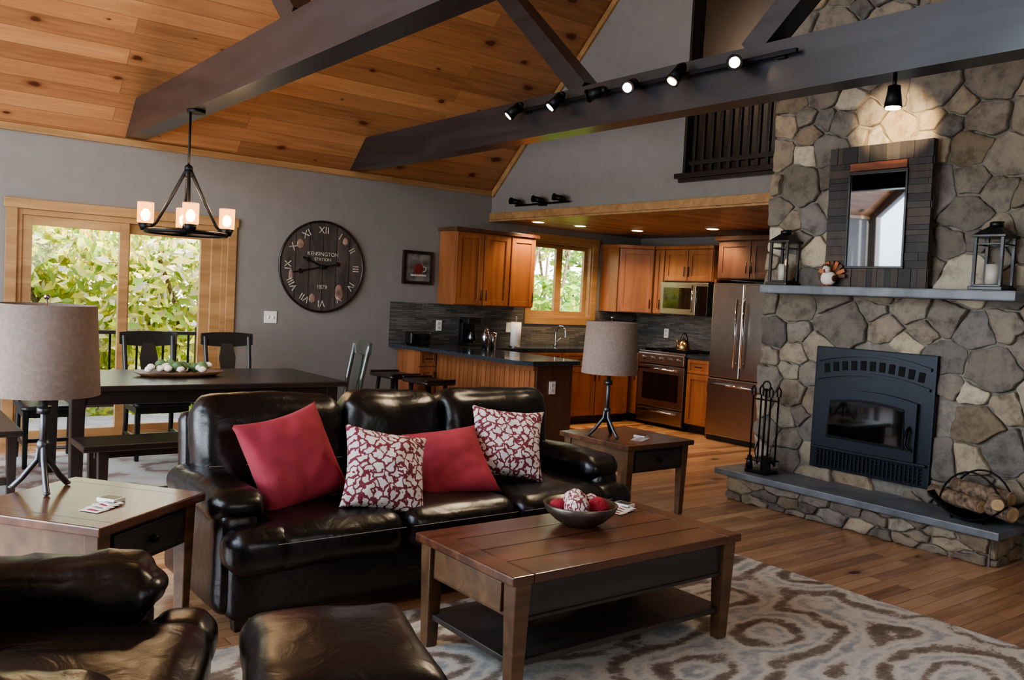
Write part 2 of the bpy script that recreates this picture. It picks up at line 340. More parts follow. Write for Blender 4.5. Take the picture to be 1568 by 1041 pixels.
o=Obj('ceiling_kitchen');bx(o,'boards',XL+.02,XK,4.2,YA,KC,KC+.03,m_pine,0);bx(o,'loft_floor',XL+.16,XK,4.2,YA,KC+.03,2.6,m_wall2,0)
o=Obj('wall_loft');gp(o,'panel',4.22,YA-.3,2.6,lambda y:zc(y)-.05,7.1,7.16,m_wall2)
lamp(None,'loft_fill_light','POINT',(6.65,5.6,4.0),14,(1,.85,.7),.12)  # unseen lamp without a fixture, added to brighten the loft interior
o=Obj('trim_1');bx(o,'crown',X0,XL,YA-.03,YA+.0,2.67,2.73,m_trim,.004)
o=Obj('trim_2');bx(o,'loft_band',XL-.03,XL,4.4,YA-.0,2.392,2.47,m_trim,.004);bx(o,'soffit',XL-.03,XL+T,4.4,YA,2.37,2.39,m_trim,.002)
o=Obj('trim_3')
L=(YA-YR)/math.cos(ang)
box(o,'rake',(XL-.015,(YA+YR)/2-.03*math.sin(ang),(ZE+ZR)/2-.03*math.cos(ang)-.02),(.03,L,.06),m_trim,.003,rot=(-ang,0,0))
box(o,'rake_b',(XL-.015,YR-(YA-YR)/2,(ZE+ZR)/2-.04),(.03,L,.06),m_trim,.003,rot=(ang,0,0))
o=Obj('baseboard_back');bx(o,'board',3.04,4.85,YA-.018,YA,0,.12,m_trim,.003)
bx(o,'board',X0,1.09,YA-.018,YA,0,.12,m_trim,.003)
def truss(X):
    o=Obj('ceiling_truss');w=.17;zb=2.74;h=.3;x0,x1=X,X+w
    yb=YA;yt=YA-(h+.02)/SL;y2=2*YR-YA
    prism(o,'tie_beam',[(y2,zb),(yb,zb),(yb-.02,zb+.02),(yt,zb+h),(2*YR-yt,zb+h)],0,x0,x1,m_beam)
    for s in(1,-1):
        p=Vector((YR+.1+s*.74,zb+h-.02));ca=Vector((s,.91)).normalized()
        t=0
        while p.y+ca.y*t<zc(p.x+ca.x*t): t+=.02
        n=Vector((-ca.y,ca.x))*.07;q=p+ca*t
        prism(o,'web',[tuple(p+n),tuple(p-n),tuple(q-n),tuple(q+n)],0,x0+.01,x1-.01,m_beam)
for X in (2.0,4.22): truss(X)
o=Obj('door_1')
def casing(o,a,b,z0,z1,w,y,mat,sill=False):
    bx(o,'casing_l',a-w,a,y-.025,y,z0,z1+w,mat);bx(o,'casing_r',b,b+w,y-.025,y,z0,z1+w,mat);box(o,'casing_top',((a+b)/2,y-.014,z1+w/2),(b-a+2*w+.03,.032,w),mat)
    if sill: bx(o,'casing_bottom',a-w,b+w,y-.03,y,z0-w,z0,mat)
casing(o,d0,d1,0,dz,.085,YA,m_trim)
bx(o,'jamb_l',d0,d0+.04,YA,YA+.13,0,dz,m_trim);bx(o,'jamb_r',d1-.05,d1,YA,YA+.13,0,dz,m_trim);bx(o,'head',d0+.04,d1-.05,YA,YA+.13,dz-.05,dz,m_trim);bx(o,'sill',d0+.04,d1-.05,YA,YA+.13,0,.03,m_trim)
def sash(o,a,b,z0,z1,y,w,mat):
    bx(o,'stile_l',a,a+w,y,y+.045,z0,z1,mat);bx(o,'stile_r',b-w,b,y,y+.045,z0,z1,mat);bx(o,'rail_t',a+w,b-w,y,y+.045,z1-w,z1,mat);bx(o,'rail_b',a+w,b-w,y,y+.045,z0,z0+w*1.2,mat)
    bx(o,'pane',a+w,b-w,y+.02,y+.024,z0+w,z1-w,m_glass,0)
sash(o,d0+.04,2.07,.03,dz-.05,YA+.015,.08,m_trim);sash(o,2.0,d1-.14,.03,dz-.05,YA+.065,.09,m_trim);bx(o,'filler',d1-.14,d1-.05,YA+.02,YA+.11,.03,dz-.05,m_trim)
bx(o,'handle',1.235,1.25,YA-.01,YA+.015,.95,1.15,m_iron)
o=Obj('window_1');casing(o,w0,w1,wz0,wz1,.09,YA,m_trim,True)
bx(o,'jamb_l',w0,w0+.02,YA,YA+.14,wz0,wz1,m_trim);bx(o,'jamb_r',w1-.02,w1,YA,YA+.14,wz0,wz1,m_trim);bx(o,'jamb_t',w0+.02,w1-.02,YA,YA+.14,wz1-.02,wz1,m_trim);bx(o,'jamb_b',w0+.02,w1-.02,YA,YA+.14,wz0,wz0+.02,m_trim)
sash(o,w0+.02,(w0+w1)/2,wz0+.02,wz1-.02,YA+.07,.05,m_trim);sash(o,(w0+w1)/2,w1-.02,wz0+.02,wz1-.02,YA+.07,.05,m_trim)
# ---- stone
def clip(poly,p,n):
    out=[]
    for i in range(len(poly)):
        a=poly[i];b=poly[(i+1)%len(poly)];da=(a-p).dot(n);db=(b-p).dot(n)
        if da<=0: out.append(a)
        if da*db<0: out.append(a+(b-a)*(da/(da-db)))
    return out
PAL=[(154,143,127),(142,133,122),(166,153,134),(134,126,117),(156,145,130),(180,168,148),(142,134,124),(128,122,116),(158,142,120),(190,181,165),(148,141,131),(138,133,129)]
def stones(o,name,org,ud,vd,nd,w,h,dmin,dmax,asp=1.,gap=.01,ht=.055,skip=None):
    org,ud,vd,nd=map(Vector,(org,ud,vd,nd))
    seeds=[];tries=0
    while tries<9000:
        tries+=1
        p=Vector((random.uniform(.0,w),random.uniform(0,h)));r=random.uniform(dmin,dmax)*(1 if tries<4000 else .75)
        if all(Vector(((p.x-q.x)*asp,p.y-q.y)).length>(r+rr)/2 for q,rr in seeds): seeds.append((p,r))
    vs=[];fs=[];cols=[]
    for i,(p,r) in enumerate(seeds):
        if skip and skip(p): continue
        poly=[Vector((0,0)),Vector((w,0)),Vector((w,h)),Vector((0,h))]
        for j,(q,rr) in enumerate(seeds):
            if i==j: continue
            d=q-p
            if abs(d.x)>dmax*3/asp or abs(d.y)>dmax*3: continue
            dd=Vector((d.x*asp*asp,d.y));fr=.5+.5*(r-rr)/(r+rr)*.6
            poly=clip(poly,p+d*fr,dd.normalized())
            if len(poly)<3: break
        if len(poly)<3: continue
        c=sum(poly,Vector((0,0)))/len(poly)
        per=list(poly)
        area=abs(sum(per[k].x*per[(k+1)%len(per)].y-per[(k+1)%len(per)].x*per[k].y for k in range(len(per))))/2
        rad=math.sqrt(area/3.14)
        if rad<.03: continue
        sc=1-gap/rad
        per=[c+(x-c)*sc for x in per]
        q=[]
        for k in range(len(per)):
            a=per[k];b=per[(k+1)%len(per)];q.append(a)
            m=int((b-a).length/.05)
            for t in range(1,m+1):
                x=a+(b-a)*(t/(m+1));q.append(x+Vector((random.uniform(-1,1),random.uniform(-1,1)))*.009)
        for _ in range(2):
            z=[]
            for k in range(len(q)):
                a=q[k];b=q[(k+1)%len(q)];z+=[a*.84+b*.16,a*.16+b*.84]
            q=z
        col=random.choice(PAL);f_=random.uniform(.84,1.1);col=lin([min(255,x*f_) for x in col])
        tx=random.uniform(-.14,.14);ty=random.uniform(-.14,.14);hh=ht*random.uniform(.65,1.2);n=len(q)
        base=len(vs)
        rings=[(1.,-.01),(1.,hh*.5),(.98,hh*.85),(.92,hh*1.),(.6,hh*1.02),(.25,hh)]
        for s_,z_ in rings:
            for x in q:
                y=c+(x-c)*s_;d=y-c;zz=z_+((tx*d.x+ty*d.y)+.016*noise.noise(Vector((y.x*11,y.y*11,i))) if z_>hh*.6 else 0)
                vs.append(org+ud*y.x+vd*y.y+nd*zz);cols.append(col)
        for k in range(len(rings)-1):
            for t in range(n):
                a=base+k*n+t;b=base+k*n+(t+1)%n;fs.append((a,b,b+n,a+n))
        fs.append(tuple(base+(len(rings)-1)*n+t for t in range(n)))
    ob=mk(o,name,vs,fs,m_stone,True)
    ca=ob.data.color_attributes.new('Col','FLOAT_COLOR','POINT')
    ca.data.foreach_set('color',[x for c in cols for x in c])
    bm=bmesh.new();bm.from_mesh(ob.data);bmesh.ops.recalc_face_normals(bm,faces=bm.faces);bm.to_mesh(ob.data);bm.free()
    return ob
CX=5.985;CY0,CY1=2.2,4.42
IY0,IY1,IZ0,IZ1=2.93,3.86,.33,1.25
o=Obj('stone_fireplace')
prism(o,'chimney_core',[(CX,CY0),(6.9,CY0),(6.9,4.39),(CX,4.39)],2,0,5.8,m_mortar)
stones(o,'stones_front',(CX,4.41,.2),(0,-1,0),(0,0,1),(-1,0,0),CY1-CY0,5.5,.11,.34,asp=.82,gap=.007,ht=.036,skip=lambda p:(4.41-IY1+.04<p.x<4.41-IY0-.04 and p.y<IZ1-.2-.03 and p.y>.1))
stones(o,'stones_side',(6.09,4.39,.2),(-1,0,0),(0,0,1),(0,1,0),.09,5.5,.2,.36,ht=.03)
stones(o,'hearth_front',(5.6,4.36,0),(0,-1,0),(0,0,1),(-1,0,0),2.0,.185,.06,.14,asp=.4,gap=.006,ht=.03)
stones(o,'hearth_end',(5.6,2.36,0),(1,0,0),(0,0,1),(0,-1,0),.4,.185,.06,.14,asp=.45,gap=.006,ht=.03)
bx(o,'hearth_core',5.6,CX,2.36,4.36,0,.185,m_mortar,0)
bx(o,'hearth_slab',5.53,6.03,2.29,4.45,.185,.235,m_slab,.008)
bx(o,'mantel_slab',5.71,6.02,2.38,4.27,1.635,1.7,m_slab,.01)
# insert
o=Obj('fireplace_insert')
xf=5.92
bx(o,'surround',xf,5.98,IY0,IY1,IZ0,IZ1,m_insert,.008)
yc_=(IY0+IY1)/2;hw=(IY1-IY0)/2
def arch(y,base,rise): return base+rise*(1-((y-yc_)/hw)**2)
def archband(name,b0,b1,rise,y0,y1,x0,x1,mat):
    n=16;ys=[y0+(y1-y0)*i/n for i in range(n+1)]
    prism(o,name,[(y,arch(y,b0,rise)) for y in ys]+[(y,arch(y,b1,rise)) for y in reversed(ys)],0,x0,x1,mat)
archband('hood_moulding',1.13,1.15,.07,IY0+.03,IY1-.03,xf-.02,xf+.01,m_insert)
archband('grille_moulding',.99,1.01,.07,IY0+.03,IY1-.03,xf-.02,xf+.01,m_insert)
for i in range(11):
    y=IY0+.1+i*(IY1-IY0-.2)/10;t=arch(y,1.02,.07)
    box(o,'grille_slot',(xf-.001,y,t+.045),(.01,.045,.07),m_void,.012,rot=((y-yc_)*-.35,0,0))
dy0,dy1=IY0+.1,IY1-.08
n=14;ys=[dy0+(dy1-dy0)*i/n for i in range(n+1)]
prism(o,'door_panel',[(dy0,.5),(dy1,.5)]+[(y,arch(y,.88,.07)) for y in reversed(ys)],0,xf-.035,xf+.005,m_insert)
gy0,gy1=dy0+.09,dy1-.09;ys=[gy0+(gy1-gy0)*i/n for i in range(n+1)]
prism(o,'door_bead',[(gy0-.02,.575),(gy1+.02,.575)]+[(y,arch(y,.81,.075)) for y in reversed(ys)],0,xf-.043,xf-.03,m_iron)
prism(o,'door_glass',[(gy0,.595),(gy1,.595)]+[(y,arch(y,.79,.075)) for y in reversed(ys)],0,xf-.046,xf-.03,m_glassd)
tube(o,'handle',[(xf-.03,dy0+.04,.74),(xf-.07,dy0+.04,.72),(xf-.075,dy0+.05,.62),(xf-.07,dy0+.02,.58)],.011,m_iron)
for i in range(5): bx(o,'louvre',xf-.012,xf+.005,IY0+.05,IY1-.05,.35+i*.026,.362+i*.026,m_iron,.003)
bx(o,'ledge',xf-.03,xf,IY0+.02,IY1-.02,.478,.495,m_insert,.004)
for i in range(26): 
    y=IY0+.07+i*(IY1-IY0-.14)/25;bx(o,'bar',xf-.018,xf,y-.004,y+.004,.35,.47,m_insert,0)
# ---- reclaimed-wood mirror
m_barn=[wood('barnwood_%d'%i,a,b_,.6,axis=2,freq=16,coat=.0) for i,(a,b_) in enumerate((((48,38,33),(66,54,47)),((38,34,34),(54,49,48)),((62,48,40),(78,62,53)),((30,27,27),(43,38,37)),((70,63,56),(54,48,44))))]
m_rust=wood('rust_strip',(96,46,24),(140,84,52),.6,axis=0,freq=16,coat=0)
Mt=frame((5.875,3.80,1.7),(0,-1,0))@Matrix.Rotation(.03,4,'X')
o=Obj('framed_mirror',M=Mt);W_,H_=.78,1.02
bx(o,'backing',0,W_,0,.04,0,H_,m_dark,.003)
def patch(x0,x1,z0,z1,vert):
    if vert:
        x=x0
        while x<x1-.01:
            w=min(random.uniform(.035,.07),x1-x);z=z0
            while z<z1-.01:
                h=min(random.uniform(.12,.4),z1-z);bx(o,'slat',x+.0005,x+w-.0005,-.012-random.random()*.008,.0,z+.0005,z+h-.0005,random.choice(m_barn),.0015);z+=h
            x+=w
    else:
        z=z0
        while z<z1-.01:
            h=min(random.uniform(.035,.07),z1-z);x=x0
            while x<x1-.01:
                w=min(random.uniform(.1,.35),x1-x);bx(o,'slat',x+.0005,x+w-.0005,-.012-random.random()*.008,.0,z+.0005,z+h-.0005,random.choice(m_barn),.0015);x+=w
            z+=h
patch(0,W_,.9,H_,True);patch(0,W_,0,.14,True);patch(0,.17,.14,.9,False);patch(W_-.17,W_,.14,.9,False)
bx(o,'glass',.175,W_-.175,-.02,0,.15,.82,m_screen,.002)
for a,b_,c,d in((.165,W_-.165,.14,.155),(.165,W_-.165,.815,.835),(.165,.18,.155,.815),(W_-.18,W_-.165,.155,.815)): bx(o,'bezel',a,b_,-.032,0,c,d,m_black,.002)
bx(o,'rust_strip',.175,W_-.175,-.03,0,.84,.895,m_rust,.002)
# ---- lanterns
def lantern(x,y,h,w):
    o=Obj('candle_lantern',(x,y,1.7));b=w/2
    box(o,'base',(0,0,.012),(w+.03,w+.03,.024),m_black,.004);box(o,'base_step',(0,0,.03),(w,w,.016),m_black,.003)
    hh=h*.66
    for sx in(-1,1):
        for sy in(-1,1): box(o,'post',(sx*(b-.008),sy*(b-.008),.03+hh/2),(.02,.02,hh),m_black,.002)
    for sx in(-1,1):
        box(o,'side_bar',(sx*(b-.008),0,.03+hh*.85),(.008,w-.02,.01),m_black,.001);box(o,'side_bar',(0,sx*(b-.008),.03+hh*.85),(w-.02,.008,.01),m_black,.001)
    box(o,'cap',(0,0,.035+hh),(w+.03,w+.03,.018),m_black,.004)
    z0=.044+hh;top=h-.0
    r=(w+.01)/2;t=.03;vs=[(-r,-r,z0),(r,-r,z0),(r,r,z0),(-r,r,z0),(-t,-t,top-.06),(t,-t,top-.06),(t,t,top-.06),(-t,t,top-.06)]
    mk(o,'roof',vs,[(0,1,5,4),(1,2,6,5),(2,3,7,6),(3,0,4,7),(4,5,6,7),(3,2,1,0)],m_black)
    cyl(o,'vent',(0,0,top-.06),(0,0,top-.035),.04,m_black)
    tube(o,'ring',[(.02+.03*math.cos(a),.035*math.sin(a),top-.03) for a in [i*math.pi/8 for i in range(16)]],.003,m_black,True)
    cyl(o,'candle',(0,0,.038),(0,0,.038+hh*.42),w*.24,m_cream)
    cyl(o,'wick',(0,0,.038+hh*.42),(0,0,.055+hh*.42),.002,m_black)
lantern(5.84,4.15,.46,.16);lantern(5.84,2.58,.47,.18)
o=Obj('turkey_figurine',(5.79,3.72,1.7))
m_fw=M('figurine_white',(222,214,200),.6);m_fb=M('figurine_brown',(92,56,36),.6);m_fo=M('figurine_orange',(176,104,56),.6)
sphere(o,'body',(0,0,.06),.055,m_fw,(.9,1.1,1));sphere(o,'head',(-.035,0,.125),.028,m_fw)
for i in range(9):
    a=math.pi*(i/8);box(o,'feather',(.035,.075*math.cos(a),.08+.075*math.sin(a)),(.012,.03,.075),(m_fb,m_fo)[i%2],.006,rot=((math.pi/2-a)*-1,0,0))
cyl(o,'beak',(-.058,0,.12),(-.085,0,.112),.008,m_fo,r2=.001);sphere(o,'wattle',(-.06,0,.105),.008,m_red)
for s in(-1,1): sphere(o,'eye',(-.057,s*.012,.13),.004,m_black);sphere(o,'wing',(-.005,s*.052,.06),.03,m_fb,(1.1,.4,.8));sphere(o,'foot',(-.03,s*.02,.008),.014,m_fo,(1.4,.8,.5))
sphere(o,'hat',(-.03,0,.15),.022,m_fb,(1,1,.7))
o=Obj('fireplace_tool_set',(5.7,4.13,.235))
box(o,'base',(0,0,.012),(.16,.2,.024),m_iron,.005)
cyl(o,'stem',(0,0,.02),(0,0,.66),.009,m_iron);tube(o,'top_ring',[(0,.035*math.cos(a),.68+.035*math.sin(a)) for a in [i*math.pi/8 for i in range(16)]],.006,m_iron,True)
box(o,'crossbar',(0,0,.57),(.02,.2,.012),m_iron,.003);box(o,'crossbar2',(0,0,.1),(.16,.2,.01),m_iron,.003)
for i,(x,y) in enumerate(((-.05,-.08),(-.05,.08),(.05,-.08),(.05,.08))):
    cyl(o,'tool_rod',(x,y,.06),(x,y,.6),.007,m_iron);tube(o,'tool_handle',[(x,y-.014,.6),(x,y-.018,.65),(x,y,.675),(x,y+.018,.65),(x,y+.014,.6)],.007,m_iron)
    if i==0: box(o,'shovel',(x,y,.09),(.015,.07,.11),m_iron,.004)
    if i==1: cyl(o,'brush',(x,y,.03),(x,y,.13),.03,m_black,r2=.018)
    if i==2: tube(o,'poker_hook',[(x,y,.06),(x,y+.03,.09)],.006,m_iron)
    if i==3: tube(o,'tongs',[(x,y,.25),(x,y+.03,.15),(x,y,.05)],.005,m_iron)
o=Obj('log_holder',(5.77,2.54,.235),.0)
n=14
for s in(-.14,.14):
    tube(o,'arch',[(s*.6,-.2*math.cos(math.pi*i/n)*1.0,.05+.26*math.sin(math.pi*i/n)) for i in range(n+1)],.006,m_iron)
vs=[];fs=[]
for i in range(n+1):
    a=-1+2*i/n;vs+=[(-.15,a*.24,.02+.13*a*a),(.15,a*.24,.02+.13*a*a)]
for i in range(n): fs.append((2*i,2*i+1,2*i+3,2*i+2))
t=mk(o,'tray',vs,fs,m_iron,True);md=t.modifiers.new('s','SOLIDIFY');md.thickness=.008
for s in(-.1,.1):
    for y in(-.1,.1): cyl(o,'foot',(s,y,0),(s,y,.05),.008,m_iron)
for i,(x,y,z,r,a) in enumerate(((-.04,-.09,.11,.05,1.2),(.03,.02,.1,.055,1.75),(-.06,.1,.12,.045,1.3),(.0,-.03,.18,.05,1.45),(-.03,-.12,.17,.04,.5))):
    d=Vector((math.cos(a),math.sin(a),.05))*.19
    c_=Vector((x,y,z));cyl(o,'log',c_-d,c_+d,r,m_bark,n=14);cyl(o,'log_end',c_-d*1.01,c_-d*.99,r*.88,m_cut,n=14);cyl(o,'log_end',c_+d*.99,c_+d*1.01,r*.88,m_cut,n=14)
# ---- loft railing
o=Obj('loft_railing')
bx(o,'ledge',XL-.06,XL+.2,4.4,5.53,2.655,2.7,m_dark,.004);bx(o,'ledge_face',XL-.035,XL,4.4,5.5,2.62,2.655,m_dark,.004)
bx(o,'bottom_rail',XL+.03,XL+.09,4.42,5.46,2.78,2.82,m_dark);bx(o,'top_rail',XL+.02,XL+.1,4.42,5.46,3.52,3.57,m_dark)
for i in range(10): y=4.5+i*.1;bx(o,'baluster',XL+.04,XL+.075,y-.016,y+.016,2.7,3.52,m_dark,.002)
bx(o,'opening_jamb',XL-.01,XL+T+.01,5.45,5.475,2.7,5.0,m_dark,.002)
# ---- track lights
def thead(o,c,d,lit=True,r=.033):
    c=Vector(c);d=Vector(d).normalized()
    cyl(o,'head_can',c-d*.07,c+d*.05,r*.8,m_iron,r2=r);cyl(o,'head_cap',c-d*.1,c-d*.07,r*.35,m_iron,r2=r*.8)
    cyl(o,'head_rim',c+d*.04,c+d*.052,r*1.12,m_iron);cyl(o,'head_lens',c+d*.0525,c+d*.055,r*.72,m_spotb if lit else m_void)
o=Obj('track_light')
bx(o,'rail',4.17,4.195,2.98,5.5,2.935,2.96,m_iron)
for y in(3.1,4.2,5.4): bx(o,'mount',4.195,4.22,y-.03,y+.03,2.925,2.97,m_iron)
heads=[(5.47,(-.5,.35,-.6),1),(4.97,(-.5,.3,-.65),1),(4.55,(-.3,.7,-.2),0),(4.2,(-.75,-.3,-.4),1),(3.8,(-.5,.1,-.7),1),(3.35,(-.75,-.6,-.25),1)]
for y,d,l in heads:
    c=Vector((4.11,y,2.93));tube(o,'arm',[(4.18,y,2.945),(4.13,y,2.94),tuple(c)],.006,m_iron);thead(o,c,d,l,.042)
    if l: lamp(o,'track_spot','SPOT',c+Vector(d).normalized()*.09,70,(1,.78,.52),.03,target=c+Vector(d),spot=80)
o=Obj('track_light');bx(o,'rail',XL-.06,XL-.045,6.98,7.9,2.52,2.54,m_iron);bx(o,'mount',XL-.045,XL,7.4,7.5,2.51,2.55,m_iron)
for y in(7.1,7.45,7.85): tube(o,'arm',[(XL-.05,y,2.53),(XL-.09,y,2.55)],.006,m_iron);thead(o,(XL-.11,y,2.57),(-.3,.8,.15),0,.034)
o=Obj('spot_light');cyl(o,'stem',(4.3,2.46,2.74),(4.3,2.46,2.68),.01,m_iron)
cyl(o,'head_can',(4.3,2.46,2.69),(4.3,2.46,2.58),.03,m_iron,r2=.045);cyl(o,'head_lens',(4.3,2.46,2.579),(4.3,2.46,2.574),.036,m_spotb)
lamp(o,'stone_spot','SPOT',Vector((4.36,2.5,2.57)),620,(1,.74,.42),.03,target=(5.95,3.36,2.86),spot=19)
# ---- clock
o=Obj('wall_clock',M=frame((3.95,YA-.03,1.706),(1,0,0)));rc=.465
m_clk=wood('clock_face',(52,47,45),(88,78,72),.6,axis=2,freq=9,coat=0,st=4)
m_num=M('clock_numerals',(172,164,152),.7,var=.25,scale=30);m_clk2=M('clock_patch',(132,108,96),.7,var=.3,scale=10)
cyl(o,'face',(0,.028,0),(0,.0,0),rc,m_clk,n=72)
tube(o,'rim',[(rc*math.cos(a),.005,rc*math.sin(a)) for a in [i*math.pi/36 for i in range(72)]],.012,m_dark,True)
for x in (-.3,-.15,0,.15,.3):
    h=math.sqrt(rc*rc-x*x)-.01;box(o,'plank_seam',(x,-.0005,0),(.004,.002,2*h),m_black,0)
for i,s in enumerate('XII I II III IV V VI VII VIII IX X XI'.split()):
    a=math.pi/2-i*math.pi/6;text(o,s,(.375*math.cos(a),-.003,.375*math.sin(a)),.1,m_num,(math.pi/2,(math.pi/2-a),0))
text(o,'KENSINGTON',(0,-.003,.13),.055,m_num);text(o,'STATION',(0,-.003,.075),.045,m_num);text(o,'1879',(0,-.003,-.21),.06,m_num)
for x,z,w,h in((.2,-.26,.1,.17),(-.25,.22,.08,.1),(.25,.28,.06,.08),(-.1,-.33,.07,.1),(-.34,-.1,.05,.12)): sphere(o,'worn_patch',(x,.0,z),.5,m_clk2,(w,.006,h),12,.3)
for a,l,w in((math.radians(192),.34,.014),(math.radians(158),.24,.018)):
    box(o,'hand',(l/2*math.cos(a)*.85,-.012,l/2*math.sin(a)*.85),(l*1.15,.004,w),m_black,.002,rot=(0,-a,0));sphere(o,'hand_spade',(l*.75*math.cos(a),-.012,l*.75*math.sin(a)),.024,m_black,(1,.15,1),12)
a=math.radians(12);cyl(o,'hub',(0,-.02,0),(0,0,0),.025,m_black);box(o,'hand_tail',(.09*math.cos(a),-.012,.09*math.sin(a)),(.16,.004,.014),m_black,.002,rot=(0,-a,0));sphere(o,'hand_tail_disc',(.17*math.cos(a),-.012,.17*math.sin(a)),.024,m_black,(1,.15,1),12)
o=Obj('framed_picture',M=frame((4.91,YA-.03,1.585),(1,0,0)))
bx(o,'art',.02,.36,.005,.028,.02,.35,M('art_print',(84,80,76),.6,var=.5,scale=9),.001)
for a,b_,c,d in((0,.38,0,.035),(0,.38,.335,.37),(0,.035,.035,.335),(.345,.38,.035,.335)): bx(o,'frame',a,b_,-.008,.03,c,d,m_dark,.004)
sphere(o,'art_cup',(.2,.004,.17),.06,M('art_red',(110,40,32),.6),(1,.05,1));bx(o,'art_saucer',.1,.3,.0,.005,.09,.11,m_num,.001);tube(o,'art_handle',[(.26,.003,.2),(.3,.003,.19),(.29,.003,.15),(.25,.003,.14)],.005,m_num)
def plate(Mx,w=.075):
    o=Obj('light_switch' if w>.08 else 'electrical_outlet',M=Mx)
    box(o,'plate',(0,0.002,0),(w,.008,.12),m_white,.002)
    if w>.08:
        for s in(-.025,.025): box(o,'toggle',(s,-.006,0),(.01,.014,.025),m_white,.002)
    else:
        for s in(-.025,.025): box(o,'socket',(0,-.003,s),(.034,.004,.03),m_cream,.001)
plate(frame((3.42,YA-.008,1.17),(1,0,0)),w=.13)
# ---- chandelier
o=Obj('chandelier',(2.0,6.56,0));a0=.45
cyl(o,'canopy',(0.04,0,2.74),(0.04,0,2.715),.065,m_iron);cyl(o,'rod',(0,0,2.72),(0,0,2.3),.009,m_iron);sphere(o,'hub',(0,0,2.31),.03,m_iron)
cyl(o,'hub_collar',(0,0,2.24),(0,0,2.3),.02,m_iron,r2=.03)
rr=.28;zr=1.84
tube(o,'ring',[(rr*math.cos(a),rr*math.sin(a),zr) for a in [i*math.pi/24 for i in range(48)]],.015,m_iron,True)
for k in range(4):
    a=a0+k*math.pi/2-math.radians(38);x,y=rr*math.cos(a),rr*math.sin(a)
    tube(o,'strap',[(x*.05,y*.05,2.3),(x*.35,y*.35,2.12),(x*.75,y*.75,1.9),(x,y,zr)],.013,m_iron)
    cyl(o,'cup',(x,y,zr),(x,y,zr+.05),.03,m_iron,r2=.05)
    lathe(o,'glass_shade',[(.05,.05),(.056,.06),(.056,.2)],(x,y,zr),m_lglass,24)
    sphere(o,'bulb',(x,y,zr+.11),.032,m_bulb,(1,1,1.4),16);lamp(o,'bulb_light','POINT',(x,y,zr+.26),9,(1,.68,.38),.05)
# ---- downlights
for x,y in [(6.36,7.87),(6.9,7.75),(7.6,7.5),(7.72,6.45)]:
    o=Obj('recessed_light',(x,y,KC-.001));cyl(o,'trim_ring',(0,0,-.006),(0,0,0),.085,m_white,n=28);cyl(o,'lens',(0,0,-.008),(0,0,-.005),.062,m_down,n=28)
    lamp(o,'down_spot','SPOT',(0,0,-.02),66,(1,.72,.42),.06,target=(0,0,-1),spot=140)
# ---- cabinets
def cab(name,Mx,x0,x1,z0,z1,dep,nd,mat,handle='bottom',kick=False,rows=None):
    o=Obj(name,M=Mx)
    bx(o,'body',x0,x1,.0,dep,z0+(.1 if kick else 0),z1,mat,.002)
    if kick: bx(o,'toe_kick',x0,x1,.06,dep,z0,z0+.1,m_black,.001)
    w=(x1-x0)/nd;zb=z0+(.1 if kick else 0)
    for i in range(nd):
        a=x0+i*w+.006;b=x0+(i+1)*w-.006
        segs=[(zb+.01,z1-.01)] if not rows else [(zb+.01,z1-.18),(z1-.17,z1-.01)]
        for q,(c,d) in enumerate(segs):
            s=.06 if d-c>.25 else .035
            bx(o,'panel',a+s,b-s,-.01,0,c+s,d-s,mat,.002)
            bx(o,'stile',a,a+s,-.022,0,c,d,mat);bx(o,'stile',b-s,b,-.022,0,c,d,mat);bx(o,'rail',a+s,b-s,-.022,0,c,c+s,mat);bx(o,'rail',a+s,b-s,-.022,0,d-s,d,mat)
            if q==1: cyl(o,'pull',((a+b)/2-.05,-.045,(c+d)/2),((a+b)/2+.05,-.045,(c+d)/2),.006,m_iron)
            else:
                hx=(b-.03) if (nd==1 or i%2==0) else (a+.03);hz=(c+.05) if handle=='bottom' else (d-.17)
                cyl(o,'pull',(hx,-.045,hz),(hx,-.045,hz+.12),.006,m_iron)
    return o
FA=frame((0,YA-.35,0),(1,0,0))
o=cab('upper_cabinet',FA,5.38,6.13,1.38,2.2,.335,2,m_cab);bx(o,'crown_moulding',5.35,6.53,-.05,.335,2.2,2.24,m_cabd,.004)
cab('upper_cabinet',FA,6.14,6.5,1.38,2.2,.335,1,m_cab)
P0=Vector((7.93,8.1,0));P1=Vector((8.26,7.82,0))
cab('corner_cabinet',frame(P0,P1-P0),0,(P1-P0).length,1.38,2.2,.02,1,m_cab)
o=Obj('corner_cabinet_body');prism(o,'carcass',[(7.9,8.41),(7.9,8.1),(7.93,8.11),(8.27,7.82),(8.6,7.82),(8.6,8.41)],2,1.38,2.2,m_cab);prism(o,'crown_moulding',[(7.87,8.41),(7.87,8.06),(8.22,7.79),(8.6,7.79),(8.6,8.41)],2,2.2,2.24,m_cab)
FK=frame((8.27,YA,0),(0,-1,0))
cab('upper_cabinet',FK,YA-7.79,YA-7.63,1.38,2.2,.33,1,m_cab)
o=cab('upper_cabinet',FK,YA-7.625,YA-6.86,1.8,2.2,.33,2,m_cab);bx(o,'crown_moulding',YA-7.78,YA-6.84,-.04,.33,2.2,2.24,m_cab,.004)
FF=frame((7.95,YA,0),(0,-1,0))
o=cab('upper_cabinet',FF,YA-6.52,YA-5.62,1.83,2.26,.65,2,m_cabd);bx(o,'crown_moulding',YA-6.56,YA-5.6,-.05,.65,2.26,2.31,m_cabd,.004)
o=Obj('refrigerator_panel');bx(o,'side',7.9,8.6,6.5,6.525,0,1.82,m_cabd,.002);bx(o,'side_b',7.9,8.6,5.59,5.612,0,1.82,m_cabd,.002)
FB=frame((0,YA-.61,0),(1,0,0))
cab('base_cabinet',FB,5.64,7.9,0,.88,.6,4,m_cab,'top',True,1)
